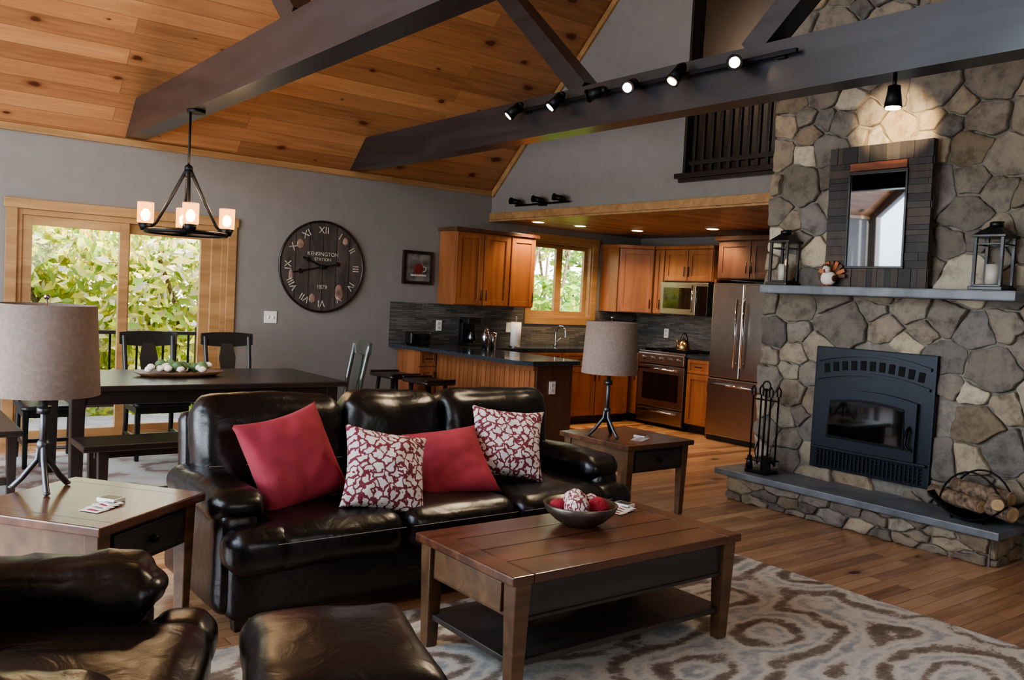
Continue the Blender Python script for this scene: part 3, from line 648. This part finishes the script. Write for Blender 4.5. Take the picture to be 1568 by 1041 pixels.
FKB=frame((8.0,YA,0),(0,-1,0))
cab('base_cabinet',FKB,YA-8.42,YA-7.72,0,.88,.6,1,m_cab,'top',True,1)
cab('base_cabinet',FKB,YA-6.92,YA-6.54,0,.88,.6,1,m_cab,'top',True,1)
o=Obj('kitchen_peninsula')
bx(o,'body',5.14,5.62,6.3,YA-.01,.0,.88,m_cab,.003)
for i in range(26): 
    y=6.36+i*.078;bx(o,'beadboard',5.128,5.14,y,y+.07,.1,.84,m_cab,.004)
bx(o,'end_panel',5.16,5.6,6.285,6.3,.1,.86,m_cabd,.003);bx(o,'rail_top',5.125,5.14,6.3,YA-.01,.82,.88,m_cab,.002)
cab('base_cabinet',frame((4.9,YA-.45,0),(1,0,0)),0,.22,.0,.88,.44,1,m_cab,'top',True,1)
o=Obj('countertop')
prism(o,'peninsula_top',[(4.78,YA-.012),(4.86,7.75),(4.9,6.3),(5.02,6.18),(5.6,6.18),(5.68,6.26),(5.68,7.8),(8.0,7.8),(8.0,7.76),(8.6,7.76),(8.6,YA-.012)],2,.882,.92,m_granite)
bx(o,'side_top',7.97,8.6,6.54,6.93,.882,.92,m_granite)
o=Obj('backsplash');bx(o,'tile_back',4.78,6.65,YA-.012,YA-.001,.92,1.38,m_tile,0);bx(o,'tile_mid',6.65,7.84,YA-.012,YA-.001,.92,1.15,m_tile,0);bx(o,'tile_r',7.84,8.6,YA-.012,YA-.001,.92,1.38,m_tile,0)
o=Obj('backsplash');bx(o,'tile_side',XK-.014,XK-.003,6.5,YA-.015,.92,1.5,m_tile,0)
for x in(5.42,5.8,6.45): plate(frame((x,YA-.02,1.13),(1,0,0)),w=.075 if x<6.4 else .13)
plate(frame((XK-.02,7.85,1.13),(0,-1,0)))
plate(frame((5.35,6.276,.66),(1,0,0)))
# fridge
o=Obj('refrigerator',M=frame((7.83,6.48,0),(0,-1,0)));w=.86
bx(o,'body',0,w,.06,.75,.02,1.78,M('fridge_side',(50,50,52),.5),.004)
bx(o,'door_l',.003,w/2-.003,0,.06,.72,1.77,m_steel,.012);bx(o,'door_r',w/2+.003,w-.003,0,.06,.72,1.77,m_steel,.012);bx(o,'freezer',.003,w-.003,0,.06,.06,.71,m_steel,.012)
for x in(w/2-.05,w/2+.05): cyl(o,'handle',(x,-.045,.85),(x,-.045,1.6),.012,m_chrome);[cyl(o,'standoff',(x,-.045,z),(x,0,z),.008,m_chrome) for z in(.9,1.55)]
cyl(o,'handle',(.08,-.045,.64),(w-.08,-.045,.64),.012,m_chrome);[cyl(o,'standoff',(x,-.045,.64),(x,0,.64),.008,m_chrome) for x in(.14,w-.14)]
bx(o,'grille',.01,w-.01,.03,.07,.0,.055,m_black)
# range
o=Obj('range_oven',M=frame((7.96,7.7,0),(0,-1,0)));w=.76
bx(o,'body',0,w,.03,.64,.03,.9,m_black,.003);bx(o,'door',.005,w-.005,0,.03,.24,.76,m_steel,.008);bx(o,'window',.09,w-.09,-.004,0,.33,.66,m_glassd,.003)
bx(o,'drawer',.005,w-.005,0,.03,.05,.23,m_steel,.006);bx(o,'panel',.0,w,-.02,.04,.77,.9,m_steel,.01);bx(o,'cooktop',0,w,0,.64,.9,.925,m_steel,.004)
for x in(.06,w-.06):
    for y in(.1,.55): cyl(o,'foot',(x,y,0),(x,y,.03),.02,m_black)
for i in range(5): x=.1+i*.14;cyl(o,'knob',(x,-.05,.84),(x,-.02,.84),.022,m_steel)
cyl(o,'handle',(.06,-.05,.715),(w-.06,-.05,.715),.012,m_chrome);cyl(o,'handle',(.06,-.045,.195),(w-.06,-.045,.195),.01,m_chrome)
for x in(.19,.57):
    for y in(.18,.46):
        cyl(o,'burner',(x,y,.925),(x,y,.94),.05,m_iron)
        for k in(-.12,0,.12): bx(o,'grate',x-.15,x+.15,y+k*.9-.005,y+k*.9+.005,.945,.957,m_iron,.001)
        for k in(-.14,.14): bx(o,'grate_leg',x+k-.005,x+k+.005,y-.12,y+.12,.925,.95,m_iron,.001)
o=Obj('microwave',M=frame((8.2,7.62,0),(0,-1,0)))
bx(o,'body',0,.755,.02,.4,1.385,1.79,m_black,.004);bx(o,'door',0,.57,0,.02,1.39,1.785,m_steel,.006);bx(o,'window',.05,.5,-.004,0,1.46,1.72,m_glassd,.004);bx(o,'control',.575,.755,0,.02,1.39,1.785,m_glassd,.004)
cyl(o,'handle',(.545,-.035,1.43),(.545,-.035,1.75),.01,m_chrome);bx(o,'vent',.0,.755,-.003,0,1.745,1.785,m_steel,.002)
o=Obj('kettle',(8.12,7.12,.957));m_copper=M('brushed_brass',(180,150,110),.25,1.)
lathe(o,'body',[(0.001,0),(.085,.0),(.095,.02),(.085,.08),(.05,.125),(.02,.135),(.001,.14)],(0,0,0),m_copper);cyl(o,'spout',(-.07,0,.07),(-.13,0,.13),.018,m_copper,r2=.01)
tube(o,'handle',[(.07*math.cos(a),0,.11+.1*math.sin(a)) for a in [math.pi*i/12 for i in range(13)]],.008,m_black);sphere(o,'knob',(0,0,.15),.014,m_black)
o=Obj('paper_towel_roll',(6.2,7.98,.92));cyl(o,'base',(0,0,0),(0,0,.012),.075,m_steel);cyl(o,'roll',(0,0,.014),(0,0,.29),.06,m_white,n=28);cyl(o,'rod',(0,0,.29),(0,0,.34),.006,m_steel);sphere(o,'finial',(0,0,.345),.012,m_steel)
o=Obj('kitchen_faucet',(7.0,8.2,.92));cyl(o,'base',(0,0,0),(0,0,.03),.025,m_chrome)
tube(o,'spout',[(0,0,.02),(0,0,.14)]+[(0,-.09+.09*math.cos(a),.16+.09*math.sin(a)) for a in [math.pi*i/10 for i in range(10)]]+[(0,-.18,.12)],.012,m_chrome);tube(o,'lever',[(.02,0,.05),(.08,0,.1)],.006,m_chrome)
o=Obj('cocktail_shaker',(5.5,7.6,.92));lathe(o,'body',[(.001,0),(.04,0),(.048,.12),(.05,.14),(.03,.19),(.02,.2),(.02,.23),(.001,.235)],(0,0,0),m_chrome);lathe(o,'cup',[(.001,0),(.03,0),(.038,.18),(.001,.19)],(.12,.03,0),m_chrome)
o=Obj('radio',(5.02,8.2,.92));rbox(o,'body',(0,0,.075),(.26,.14,.14),m_black,.02);cyl(o,'dial',(.07,-.075,.08),(.07,-.066,.08),.03,m_iron);cyl(o,'speaker',(-.06,-.074,.075),(-.06,-.066,.075),.045,m_iron)
for s in(-.1,.1): box(o,'foot',(s,0,.003),(.03,.08,.008),m_iron,.001)
o=Obj('coffee_maker',(5.72,8.22,.92));bx(o,'base',-.09,.09,-.12,.1,0,.03,m_black,.008);bx(o,'column',-.09,.09,.02,.1,.03,.3,m_black,.01);bx(o,'head',-.09,.09,-.1,.1,.24,.32,m_black,.015)
lathe(o,'carafe',[(.001,.03),(.055,.03),(.065,.09),(.045,.15),(.05,.16)],(0,-.04,0),m_glassd)
o=Obj('kitchen_mat');bx(o,'weave',6.75,7.6,6.7,7.6,.001,.012,m_mat,.003)
def rug(name,x0,x1,y0,y1,mat,t=.012):
    o=Obj(name);bx(o,'pile',x0,x1,y0,y1,.001,t,mat,.005)
    for (a,b_,c,d) in((x0,x1,y0-.012,y0),(x0,x1,y1,y1+.012),(x0-.012,x0,y0,y1),(x1,x1+.012,y0,y1)): bx(o,'binding',a,b_,c,d,.001,t-.002,mat,.003)
rug('area_rug',1.1,4.33,.35,3.43,m_rug);rug('dining_rug',.5,3.9,5.3,8.0,m_rug2)
RT=.013
# ---- sofa
m_stitch=M('stitch',(150,140,130),.7)
def stitch(o,pts): tube(o,'stitching',pts,.0016,m_stitch)
SX=2.44
o=Obj('leather_sofa',(SX,3.98,0))
rbox(o,'base',(0,-.02,.2),(2.26,.86,.27),m_leather,.03,n=8)
for sx in(-1,1):
    for y in(-.36,.36): box(o,'foot',(sx*1.06,y,.04),(.07,.07,.08),m_dark,.004,taper=.75)
cw=.66
for i in(-1,0,1):
    rbox(o,'seat_cushion',(i*cw,-.13,.375),(cw-.008,.82,.2),m_leather,.075,(0,.015,.025),n=16,wr=.01)
    stitch(o,[(i*cw-.31,-.545,.41),(i*cw,-.56,.415),(i*cw+.31,-.545,.41)])
for sx in(-1,1):
    rbox(o,'seat_cushion_wing',(sx*1.02,-.44,.372),(.28,.2,.19),m_leather,.07,(.01,.01,.01),n=10,wr=.004)
bw=[(-.70,.79),(0,.62),(.70,.79)]
for bx_,bw_ in bw:
    rbox(o,'back_cushion',(bx_,.27,.685),(bw_-.006,.25,.5),m_leather,.1,(0,.03,.015),n=18,rot=(-.17,0,0),wr=.015)
    h_=bw_/2-.05;stitch(o,[(bx_-h_,.125,.62),(bx_,.095,.62),(bx_+h_,.125,.62)])
rbox(o,'back_frame',(0,.4,.5),(2.2,.14,.72),m_leather,.06,n=10,rot=(-.1,0,0))
for sx in(-1,1):
    rbox(o,'arm_panel',(sx*1.08,.0,.3),(.19,.8,.46),m_leather,.06,n=10,wr=.004)
    rbox(o,'arm_pad',(sx*1.07,-.02,.535),(.25,.72,.14),m_leather,.065,(0,.02,.02),n=16,wr=.01)
    stitch(o,[(sx*1.07-.08,-.38,.55),(sx*1.07+.08,-.38,.55)])
rd=math.radians
pillow('throw_pillow',(1.70,3.85,.68),.48,.2,m_red,(rd(64),0,rd(8)),rd(11))
pillow('throw_pillow',(2.09,3.66,.63),.43,.19,m_patt,(rd(58),0,rd(-6)),rd(-13))
pillow('throw_pillow',(2.56,3.8,.61),.44,.18,m_red,(rd(44),0,rd(-16)),rd(8))
pillow('throw_pillow',(2.95,3.82,.685),.42,.18,m_patt,(rd(62),0,rd(-24)),rd(-5))
# ---- armchair & ottoman
o=Obj('leather_armchair',(.33,2.62,0),rd(-24))
rbox(o,'base',(0,0,.18),(.84,1.0,.24),m_leather,.03,n=8)
rbox(o,'seat_cushion',(.1,0,.345),(.84,.72,.18),m_leather,.07,(.02,0,.03),n=18,wr=.01)
for s in(-1,1):
    rbox(o,'seat_cushion_wing',(.43,s*.38,.34),(.2,.22,.17),m_leather,.065,(.01,.01,.01),n=10,wr=.004)
    rbox(o,'arm_panel',(-.05,s*.44,.27),(.76,.22,.4),m_leather,.06,n=10)
    rbox(o,'arm_pad',(.0,s*.44,.5),(.72,.27,.16),m_leather,.078,(.02,0,.035),n=20,wr=.022,wf=7)
    for x in(-.36,.36): box(o,'foot',(x,s*.42,.035),(.06,.06,.07),m_dark,.004)
rbox(o,'back_cushion',(-.3,0,.66),(.24,.72,.54),m_leather,.1,(.04,0,.02),n=16,rot=(0,-.17,0),wr=.012);rbox(o,'back_frame',(-.42,0,.5),(.14,1.0,.74),m_leather,.06,n=8,rot=(0,-.1,0))
o=Obj('leather_ottoman',(1.17,2.27,RT),rd(-17))
rbox(o,'base',(0,0,.19),(.5,.62,.26),m_leather,.04,n=8);rbox(o,'cushion',(0,0,.375),(.53,.66,.16),m_leather,.07,(0,0,.03),n=16,wr=.008)
for s in(-1,1):
    for x in(-.19,.19): box(o,'foot',(x,s*.25,.035),(.05,.05,.07),m_dark,.004)
# ---- coffee table
o=Obj('coffee_table');tx0,tx1,ty0,ty1=1.93,3.23,2.42,3.1;zt=.49
bx(o,'top',tx0+.1,tx1-.1,ty0,ty1,zt-.035,zt,m_tbl,.006);bx(o,'breadboard_l',tx0,tx0+.098,ty0,ty1,zt-.035,zt,m_tbl,.006);bx(o,'breadboard_r',tx1-.098,tx1,ty0,ty1,zt-.035,zt,m_tbl,.006)
for y in(2.59,2.76,2.93): bx(o,'plank_seam',tx0+.1,tx1-.1,y-.0015,y+.0015,zt-.002,zt+.0008,m_dark,0)
L0,L1,K0,K1=tx0+.06,tx1-.06,ty0+.05,ty1-.05
for x in(L0,L1):
    for y in(K0,K1): box(o,'leg',(x,y,(zt-.035+RT)/2),(.075,.075,zt-.035-RT),m_tbls,.006,taper=.7)
bx(o,'apron_front',L0,L1,K0-.015,K0+.015,.31,zt-.035,m_tbld,.004);bx(o,'apron_back',L0,L1,K1-.015,K1+.015,.31,zt-.035,m_tbld,.004)
bx(o,'apron_side',L0-.015,L0+.015,K0,K1,.31,zt-.035,m_tbls,.004);bx(o,'apron_side',L1-.015,L1+.015,K0,K1,.31,zt-.035,m_tbls,.004)
bx(o,'drawer_front',L0-.03,L0-.012,K0+.06,K1-.06,.325,zt-.05,m_tbls,.005);bx(o,'front_bead',L0,L1,K0-.022,K0-.01,.305,.32,m_tbld,.003)
bx(o,'shelf',L0-.01,L1+.01,K0-.01,K1+.01,.13,.155,m_tbld,.004)
o=Obj('decorative_bowl',(2.66,2.88,.491));lathe(o,'bowl',[(.001,.0),(.07,0),(.11,.02),(.155,.06),(.17,.095),(.165,.098),(.148,.065),(.1,.03),(.001,.015)],(0,0,0),M('bowl_glaze',(96,86,78),.3,.6,var=.2),40)
m_yarn=M('yarn_red',(150,40,54),.9,bmp=1,bs=70,bd=.01);m_yw=patt('woven_ball',34)
for i,(x,y,z,r) in enumerate(((-.05,-.03,.085,.058),(.07,-.04,.075,.05),(.02,.06,.09,.055),(-.09,.05,.075,.04),(.1,.04,.08,.04))): sphere(o,'ball',(x,y,z),r,m_yarn if i%2 else m_yw,nz=.08)
def cards(x,y,z,a):
    o=Obj('playing_cards',(x,y,z+.001),a)
    for i in range(4):
        box(o,'card',(0.035*i-.05,.006*i,.0015+.0016*i),(.063,.088,.001),m_white,0,rot=(0,0,-.12*i))
        box(o,'pip',(0.035*i-.05,.006*i,.0021+.0016*i),(.03,.05,.0003),m_black if i%2 else m_red,0,rot=(0,0,-.12*i))
    box(o,'deck',(.09,.05,.008),(.063,.088,.016),m_white,.002)
    box(o,'deck_back',(.09,.05,.0163),(.052,.076,.0006),m_gun,0)
cards(3.02,2.97,.491,.2)
def endtable(name,c,rz,h,w,d):
    o=Obj(name,c,rz)
    box(o,'top',(0,0,h-.018),(w,d,.036),m_tbl,.006)
    for s in(-1,1): box(o,'breadboard_seam',(s*(w/2-.08),0,h-.0005),(.004,d-.01,.002),m_dark,0)
    a,b=w/2-.06,d/2-.06
    for x in(-a,a):
        for y in(-b,b): box(o,'leg',(x,y,(h-.036)/2),(.065,.065,h-.036),m_tbls,.005,taper=.65)
    box(o,'apron_front',(0,-b-.0,h-.12),(2*a,.04,.165),m_tbld,.003);box(o,'apron_back',(0,b,h-.12),(2*a,.04,.165),m_tbls,.003)
    box(o,'apron_l',(-a,0,h-.12),(.04,2*b,.165),m_tbls,.003);box(o,'apron_r',(a,0,h-.12),(.04,2*b,.165),m_tbls,.003)
    box(o,'drawer',(0,-b-.026,h-.12),(2*a-.1,.015,.125),m_tbld,.005);sphere(o,'knob',(0,-b-.05,h-.12),.018,m_iron);cyl(o,'knob_stem',(0,-b-.05,h-.12),(0,-b-.03,h-.12),.007,m_iron)
    return o
endtable('end_table',(4.54,4.47,0),rd(1),.54,.68,.7)
endtable('end_table',(.79,3.76,0),rd(38),.6,.64,.66)
def tlamp(x,y,z,h,k_=1.):
    o=Obj('table_lamp',(x,y,z))
    for k in range(3):
        a=k*2*math.pi/3+.5;c,s=math.cos(a),math.sin(a)
        tube(o,'tripod_leg',[(c*.12,s*.12,.008),(c*.08,s*.08,.05),(c*.02,s*.02,.13),(c*.012,s*.012,.2)],.012,m_gun);sphere(o,'toe',(c*.12,s*.12,.01),.014,m_gun,(1,1,.6))
    cyl(o,'column',(0,0,.1),(0,0,h-.36),.017,m_gun,r2=.012);cyl(o,'collar',(0,0,h-.47),(0,0,h-.44),.028,m_gun);sphere(o,'knuckle',(0,0,.19),.026,m_gun)
    cyl(o,'socket',(0,0,h-.37),(0,0,h-.28),.018,m_chrome);sphere(o,'bulb',(0,0,h-.23),.032,m_white,(1,1,1.3))
    lathe(o,'shade',[(.2*k_,h-.39),(.18*k_,h-.02),(.177*k_,h-.02),(.197*k_,h-.39),(.2*k_,h-.39)],(0,0,0),m_linen,48)
    for k in range(3):
        a=k*2*math.pi/3;tube(o,'spider',[(0,0,h-.03),(.178*k_*math.cos(a),.178*k_*math.sin(a),h-.03)],.003,m_iron)
    cyl(o,'harp',(0,0,h-.28),(0,0,h),.003,m_chrome);sphere(o,'finial',(0,0,h+.01),.012,m_chrome)
tlamp(4.36,4.5,.54,.84);tlamp(.67,4.0,.6,.79,1.05)
cards(4.5,4.28,.54,.3);cards(.82,3.6,.6,.6)
# ---- dining
o=Obj('dining_table',(0,0,RT));X_,Y_=(1.15,3.17),(6.2,7.3)
bx(o,'top',*X_,*Y_,.715,.755,m_dark,.008)
for x in(X_[0]+.1,X_[1]-.1):
    for y in(Y_[0]+.1,Y_[1]-.1): box(o,'leg',(x,y,.358),(.09,.09,.715),m_dark,.006,taper=.8)
for y in(Y_[0]+.08,Y_[1]-.08): bx(o,'apron',X_[0]+.1,X_[1]-.1,y-.012,y+.012,.62,.715,m_dark)
for x in(X_[0]+.08,X_[1]-.08): bx(o,'apron',x-.012,x+.012,Y_[0]+.1,Y_[1]-.1,.62,.715,m_dark)
def bench(x,y,l,rz=0):
    o=Obj('dining_bench',(x,y,RT),rz);box(o,'seat',(0,0,.445),(l,.36,.04),m_dark,.008);box(o,'rail',(0,0,.39),(l-.2,.03,.07),m_dark,.003)
    for a in(-1,1):
        for b in(-1,1): box(o,'leg',(a*(l/2-.12),b*.13,.213),(.06,.06,.425),m_dark,.005,taper=.8)
        box(o,'leg_rail',(a*(l/2-.12),0,.12),(.03,.24,.05),m_dark,.003)
    box(o,'stretcher',(0,0,.12),(l-.26,.03,.05),m_dark,.003)
bench(2.0,5.78,1.7)
bench(.76,6.85,1.1,math.pi/2)
def chair(x,y,rz,mat,h=1.02):
    o=Obj('dining_chair',(x,y,RT),rz)
    rbox(o,'seat',(0,0,.455),(.45,.43,.04),mat,.018,n=6)
    for s in(-1,1):
        box(o,'front_leg',(s*.19,-.18,.22),(.042,.042,.44),mat,.005,taper=.75)
        tube(o,'back_leg',[(s*.19,.25,.02),(s*.185,.2,.25),(s*.185,.2,.47),(s*.195,.235,.75),(s*.2,.285,h-.03)],.02,mat)
        box(o,'side_stretcher',(s*.188,.015,.18),(.022,.38,.03),mat,.003);box(o,'side_apron',(s*.19,.0,.41),(.02,.36,.05),mat,.002)
    box(o,'front_apron',(0,-.18,.41),(.36,.02,.05),mat,.002);box(o,'cross_stretcher',(0,0,.18),(.37,.022,.03),mat,.003)
    vs=[];fs=[];n=12
    for i in range(n+1):
        u=-1+2*i/n;yy=.28+.02*(1-u*u);ztop=h+.012*(1-u*u);zb=h-.12+.02*u*u
        vs+=[(u*.235,yy-.013,zb),(u*.235,yy-.007,ztop),(u*.235,yy+.018,ztop),(u*.235,yy+.012,zb)]
    for i in range(n):
        for k in range(4): a=4*i+k;b=4*i+(k+1)%4;fs.append((a,b,b+4,a+4))
    fs+=[(3,2,1,0),tuple(4*n+k for k in range(4))];mk(o,'crest_rail',vs,fs,mat)
    prof=[(.045,.47),(.035,.55),(.06,.68),(.075,.8),(.05,.93)]
    vs=[];fs=[]
    for w_,z_ in prof:
        yy=.2+.09*((z_-.47)/.5)
        vs+=[(-w_,yy-.006,z_),(w_,yy-.006,z_),(w_,yy+.008,z_),(-w_,yy+.008,z_)]
    for i in range(len(prof)-1):
        for k in range(4): a=4*i+k;b=4*i+(k+1)%4;fs.append((a,b,b+4,a+4))
    mk(o,'splat',vs,fs,mat)
m_gloss=M('black_paint_green_reflection',(52,60,56),.2,var=.1,coat=.8)  # black end chair, greenish reflection put into its base colour
chair(1.3,7.55,0,m_black);chair(2.1,7.55,0,m_black);chair(2.78,7.55,0,m_black)
chair(3.26,6.74,rd(-100),m_gloss,1.04)
o=Obj('centerpiece_tray',(2.05,6.78,.769));m_leaf=M('leaf_green',(92,120,80),.6,var=.2)
lathe(o,'tray',[(.001,0),(.16,0),(.2,.035),(.195,.037),(.15,.012),(.001,.01)],(0,0,0),m_tbls,32).scale=(1.7,.8,1)
for i in range(26):
    x,y=random.uniform(-.24,.24),random.uniform(-.09,.09)
    if i%3: sphere(o,'blossom',(x,y,.05+random.random()*.03),.03,m_fw,(1,1,.8),12,.3)
    else: sphere(o,'leaf',(x,y,.05+random.random()*.04),.04,m_leaf,(1,.6,.9),10,.4)
def stool(x,y,rz):
    o=Obj('bar_stool',(x,y,0),rz);rbox(o,'saddle_seat',(0,0,.645),(.46,.34,.045),m_dark,.02,n=8)
    for a in(-1,1):
        box(o,'seat_lip',(a*.21,0,.672),(.04,.33,.02),m_dark,.008)
        for b in(-1,1):
            cyl(o,'leg',(a*.19,b*.15,0),(a*.14,b*.1,.63),.02,m_dark)
        cyl(o,'rung',(a*.172,-.13,.25),(a*.172,.13,.25),.012,m_dark);cyl(o,'rung',(-.16,a*.118,.36),(.16,a*.118,.36),.012,m_dark)
stool(4.46,7.7,math.pi/2);stool(4.5,7.12,math.pi/2)
o=Obj('floor_register');bx(o,'grille',1.35,1.75,8.18,8.3,.001,.008,m_iron,.002)
for i in range(8): bx(o,'slot',1.38+i*.045,1.4+i*.045,8.2,8.28,.008,.01,m_black,0)
# ---- outdoors
o=Obj('ground');bx(o,'grass',-14,30,8.75,60,-.9,-.8,M('grass',(110,130,60),.9,var=.3,scale=2),0)
o=Obj('deck');bx(o,'boards',-3,10,8.6,10.4,-.15,-.06,M('deck_boards',(140,132,124),.8,var=.1),0)
o=Obj('deck_railing')
bx(o,'top_rail',-3,10,10.3,10.38,.86,.9,m_dark);bx(o,'bottom_rail',-3,10,10.32,10.36,.05,.09,m_dark)
for i in range(7): bx(o,'post',-3+i*2.1,-2.9+i*2.1,10.29,10.39,-.06,.95,m_dark)
for i in range(90): x=-2.9+i*.142;bx(o,'baluster',x,x+.02,10.33,10.35,.09,.86,m_iron,0)
def leafmat():
    m,nt,b=newmat('foliage')
    g=N(nt,'ShaderNodeAttribute');g.attribute_name='Col';nt.links.new(g.outputs['Color'],b.inputs['Base Color']);b.inputs['Roughness'].default_value=.7
    tr=N(nt,'ShaderNodeBsdfTranslucent');nt.links.new(g.outputs['Color'],tr.inputs[0]);x=N(nt,'ShaderNodeMixShader');x.inputs[0].default_value=.45
    nt.links.new(b.outputs[0],x.inputs[1]);nt.links.new(tr.outputs[0],x.inputs[2]);nt.links.new(x.outputs[0],nt.nodes['Material Output'].inputs[0]);return m
m_fol=leafmat()
def foliage(name,n,xr,yr,zr,pal,size):
    o=Obj(name);vs=[];fs=[];cols=[]
    clumps=[(random.uniform(*xr),random.uniform(*yr),random.uniform(*zr),random.uniform(.35,.9),random.choice(pal)) for _ in range(int(n/90))]
    for i in range(n):
        cx,cy,cz,cr,cc=random.choice(clumps)
        d=Vector((random.gauss(0,1),random.gauss(0,1),random.gauss(0,1))).normalized()*cr*random.uniform(.5,1)
        p=Vector((cx,cy,cz))+d
        a=Vector((random.gauss(0,1),random.gauss(0,1),random.gauss(0,1))).normalized();b=a.orthogonal().normalized();s=size*random.uniform(.5,1.3)
        k=len(vs);vs+=[p-a*s,p+b*s*.5,p+a*s,p-b*s*.5];fs.append((k,k+1,k+2,k+3))
        col=cc if random.random()<.75 else random.choice(pal);q=random.uniform(.8,1.15);col=lin([min(255,x*q) for x in col]);cols+=list(col)*4
    ob=mk(o,'leaves',vs,fs,m_fol);ca=ob.data.color_attributes.new('Col','FLOAT_COLOR','POINT');ca.data.foreach_set('color',cols)
    for i in range(14):
        x=random.uniform(*xr);y=random.uniform(*yr);tube(o,'branch',[(x,y,-.8),(x+random.uniform(-.3,.3),y,1),(x+random.uniform(-.8,.8),y,zr[1])],.03,m_bark)
pal=[(212,212,84),(226,220,98),(180,196,78),(240,226,126),(240,228,190),(150,176,76),(244,236,214)]
foliage('flowering_shrub',26000,(-2,8),(12,13.6),(-.5,2.2),pal,.1)
foliage('garden_shrub',14000,(10,19),(13,16),(-.5,3.6),[(140,176,76),(170,198,86),(204,212,112),(110,154,76)],.13)
foliage('tree_foliage',18000,(-6,30),(20,24),(1,9),[(174,194,96),(146,174,92),(210,208,116)],.26)
# ---- world + lights
w=bpy.data.worlds.new('World');S.world=w;w.use_nodes=True;nt=w.node_tree;bg=nt.nodes['Background']
sky=N(nt,'ShaderNodeTexSky');sky.sky_type='NISHITA';sky.sun_disc=False;sky.sun_elevation=math.radians(42);sky.sun_rotation=math.radians(200)
mx=N(nt,'ShaderNodeMix',data_type='RGBA');mx.inputs[0].default_value=.6;nt.links.new(sky.outputs[0],mx.inputs[6]);mx.inputs[7].default_value=(4,4.3,4.8,1)
nt.links.new(mx.outputs[2],bg.inputs[0]);bg.inputs[1].default_value=1.15
lamp(None,'sun','SUN',(0,-5,12),13,(1,.95,.8),target=(1,3,6.5))
lamp(None,'daylight_left_windows','AREA',(X0+.06,4.0,1.2),165,(.8,.9,1),5.2,target=(5,4.0,1.2),sizey=1.8)
lamp(None,'daylight_gable_windows','AREA',(X0+.06,4.1,3.7),100,(.8,.9,1),4.2,target=(5,4.1,3.0),sizey=1.8)
lamp(None,'front_fill_light','AREA',(2.4,Y0+.06,1.6),28,(.95,.96,1),2.4,target=(3.2,4,.4),sizey=1.3)  # general fill added out of view; the front wall has no window
S.view_settings.view_transform='AgX';S.view_settings.look='AgX - Medium High Contrast';S.view_settings.exposure=.2
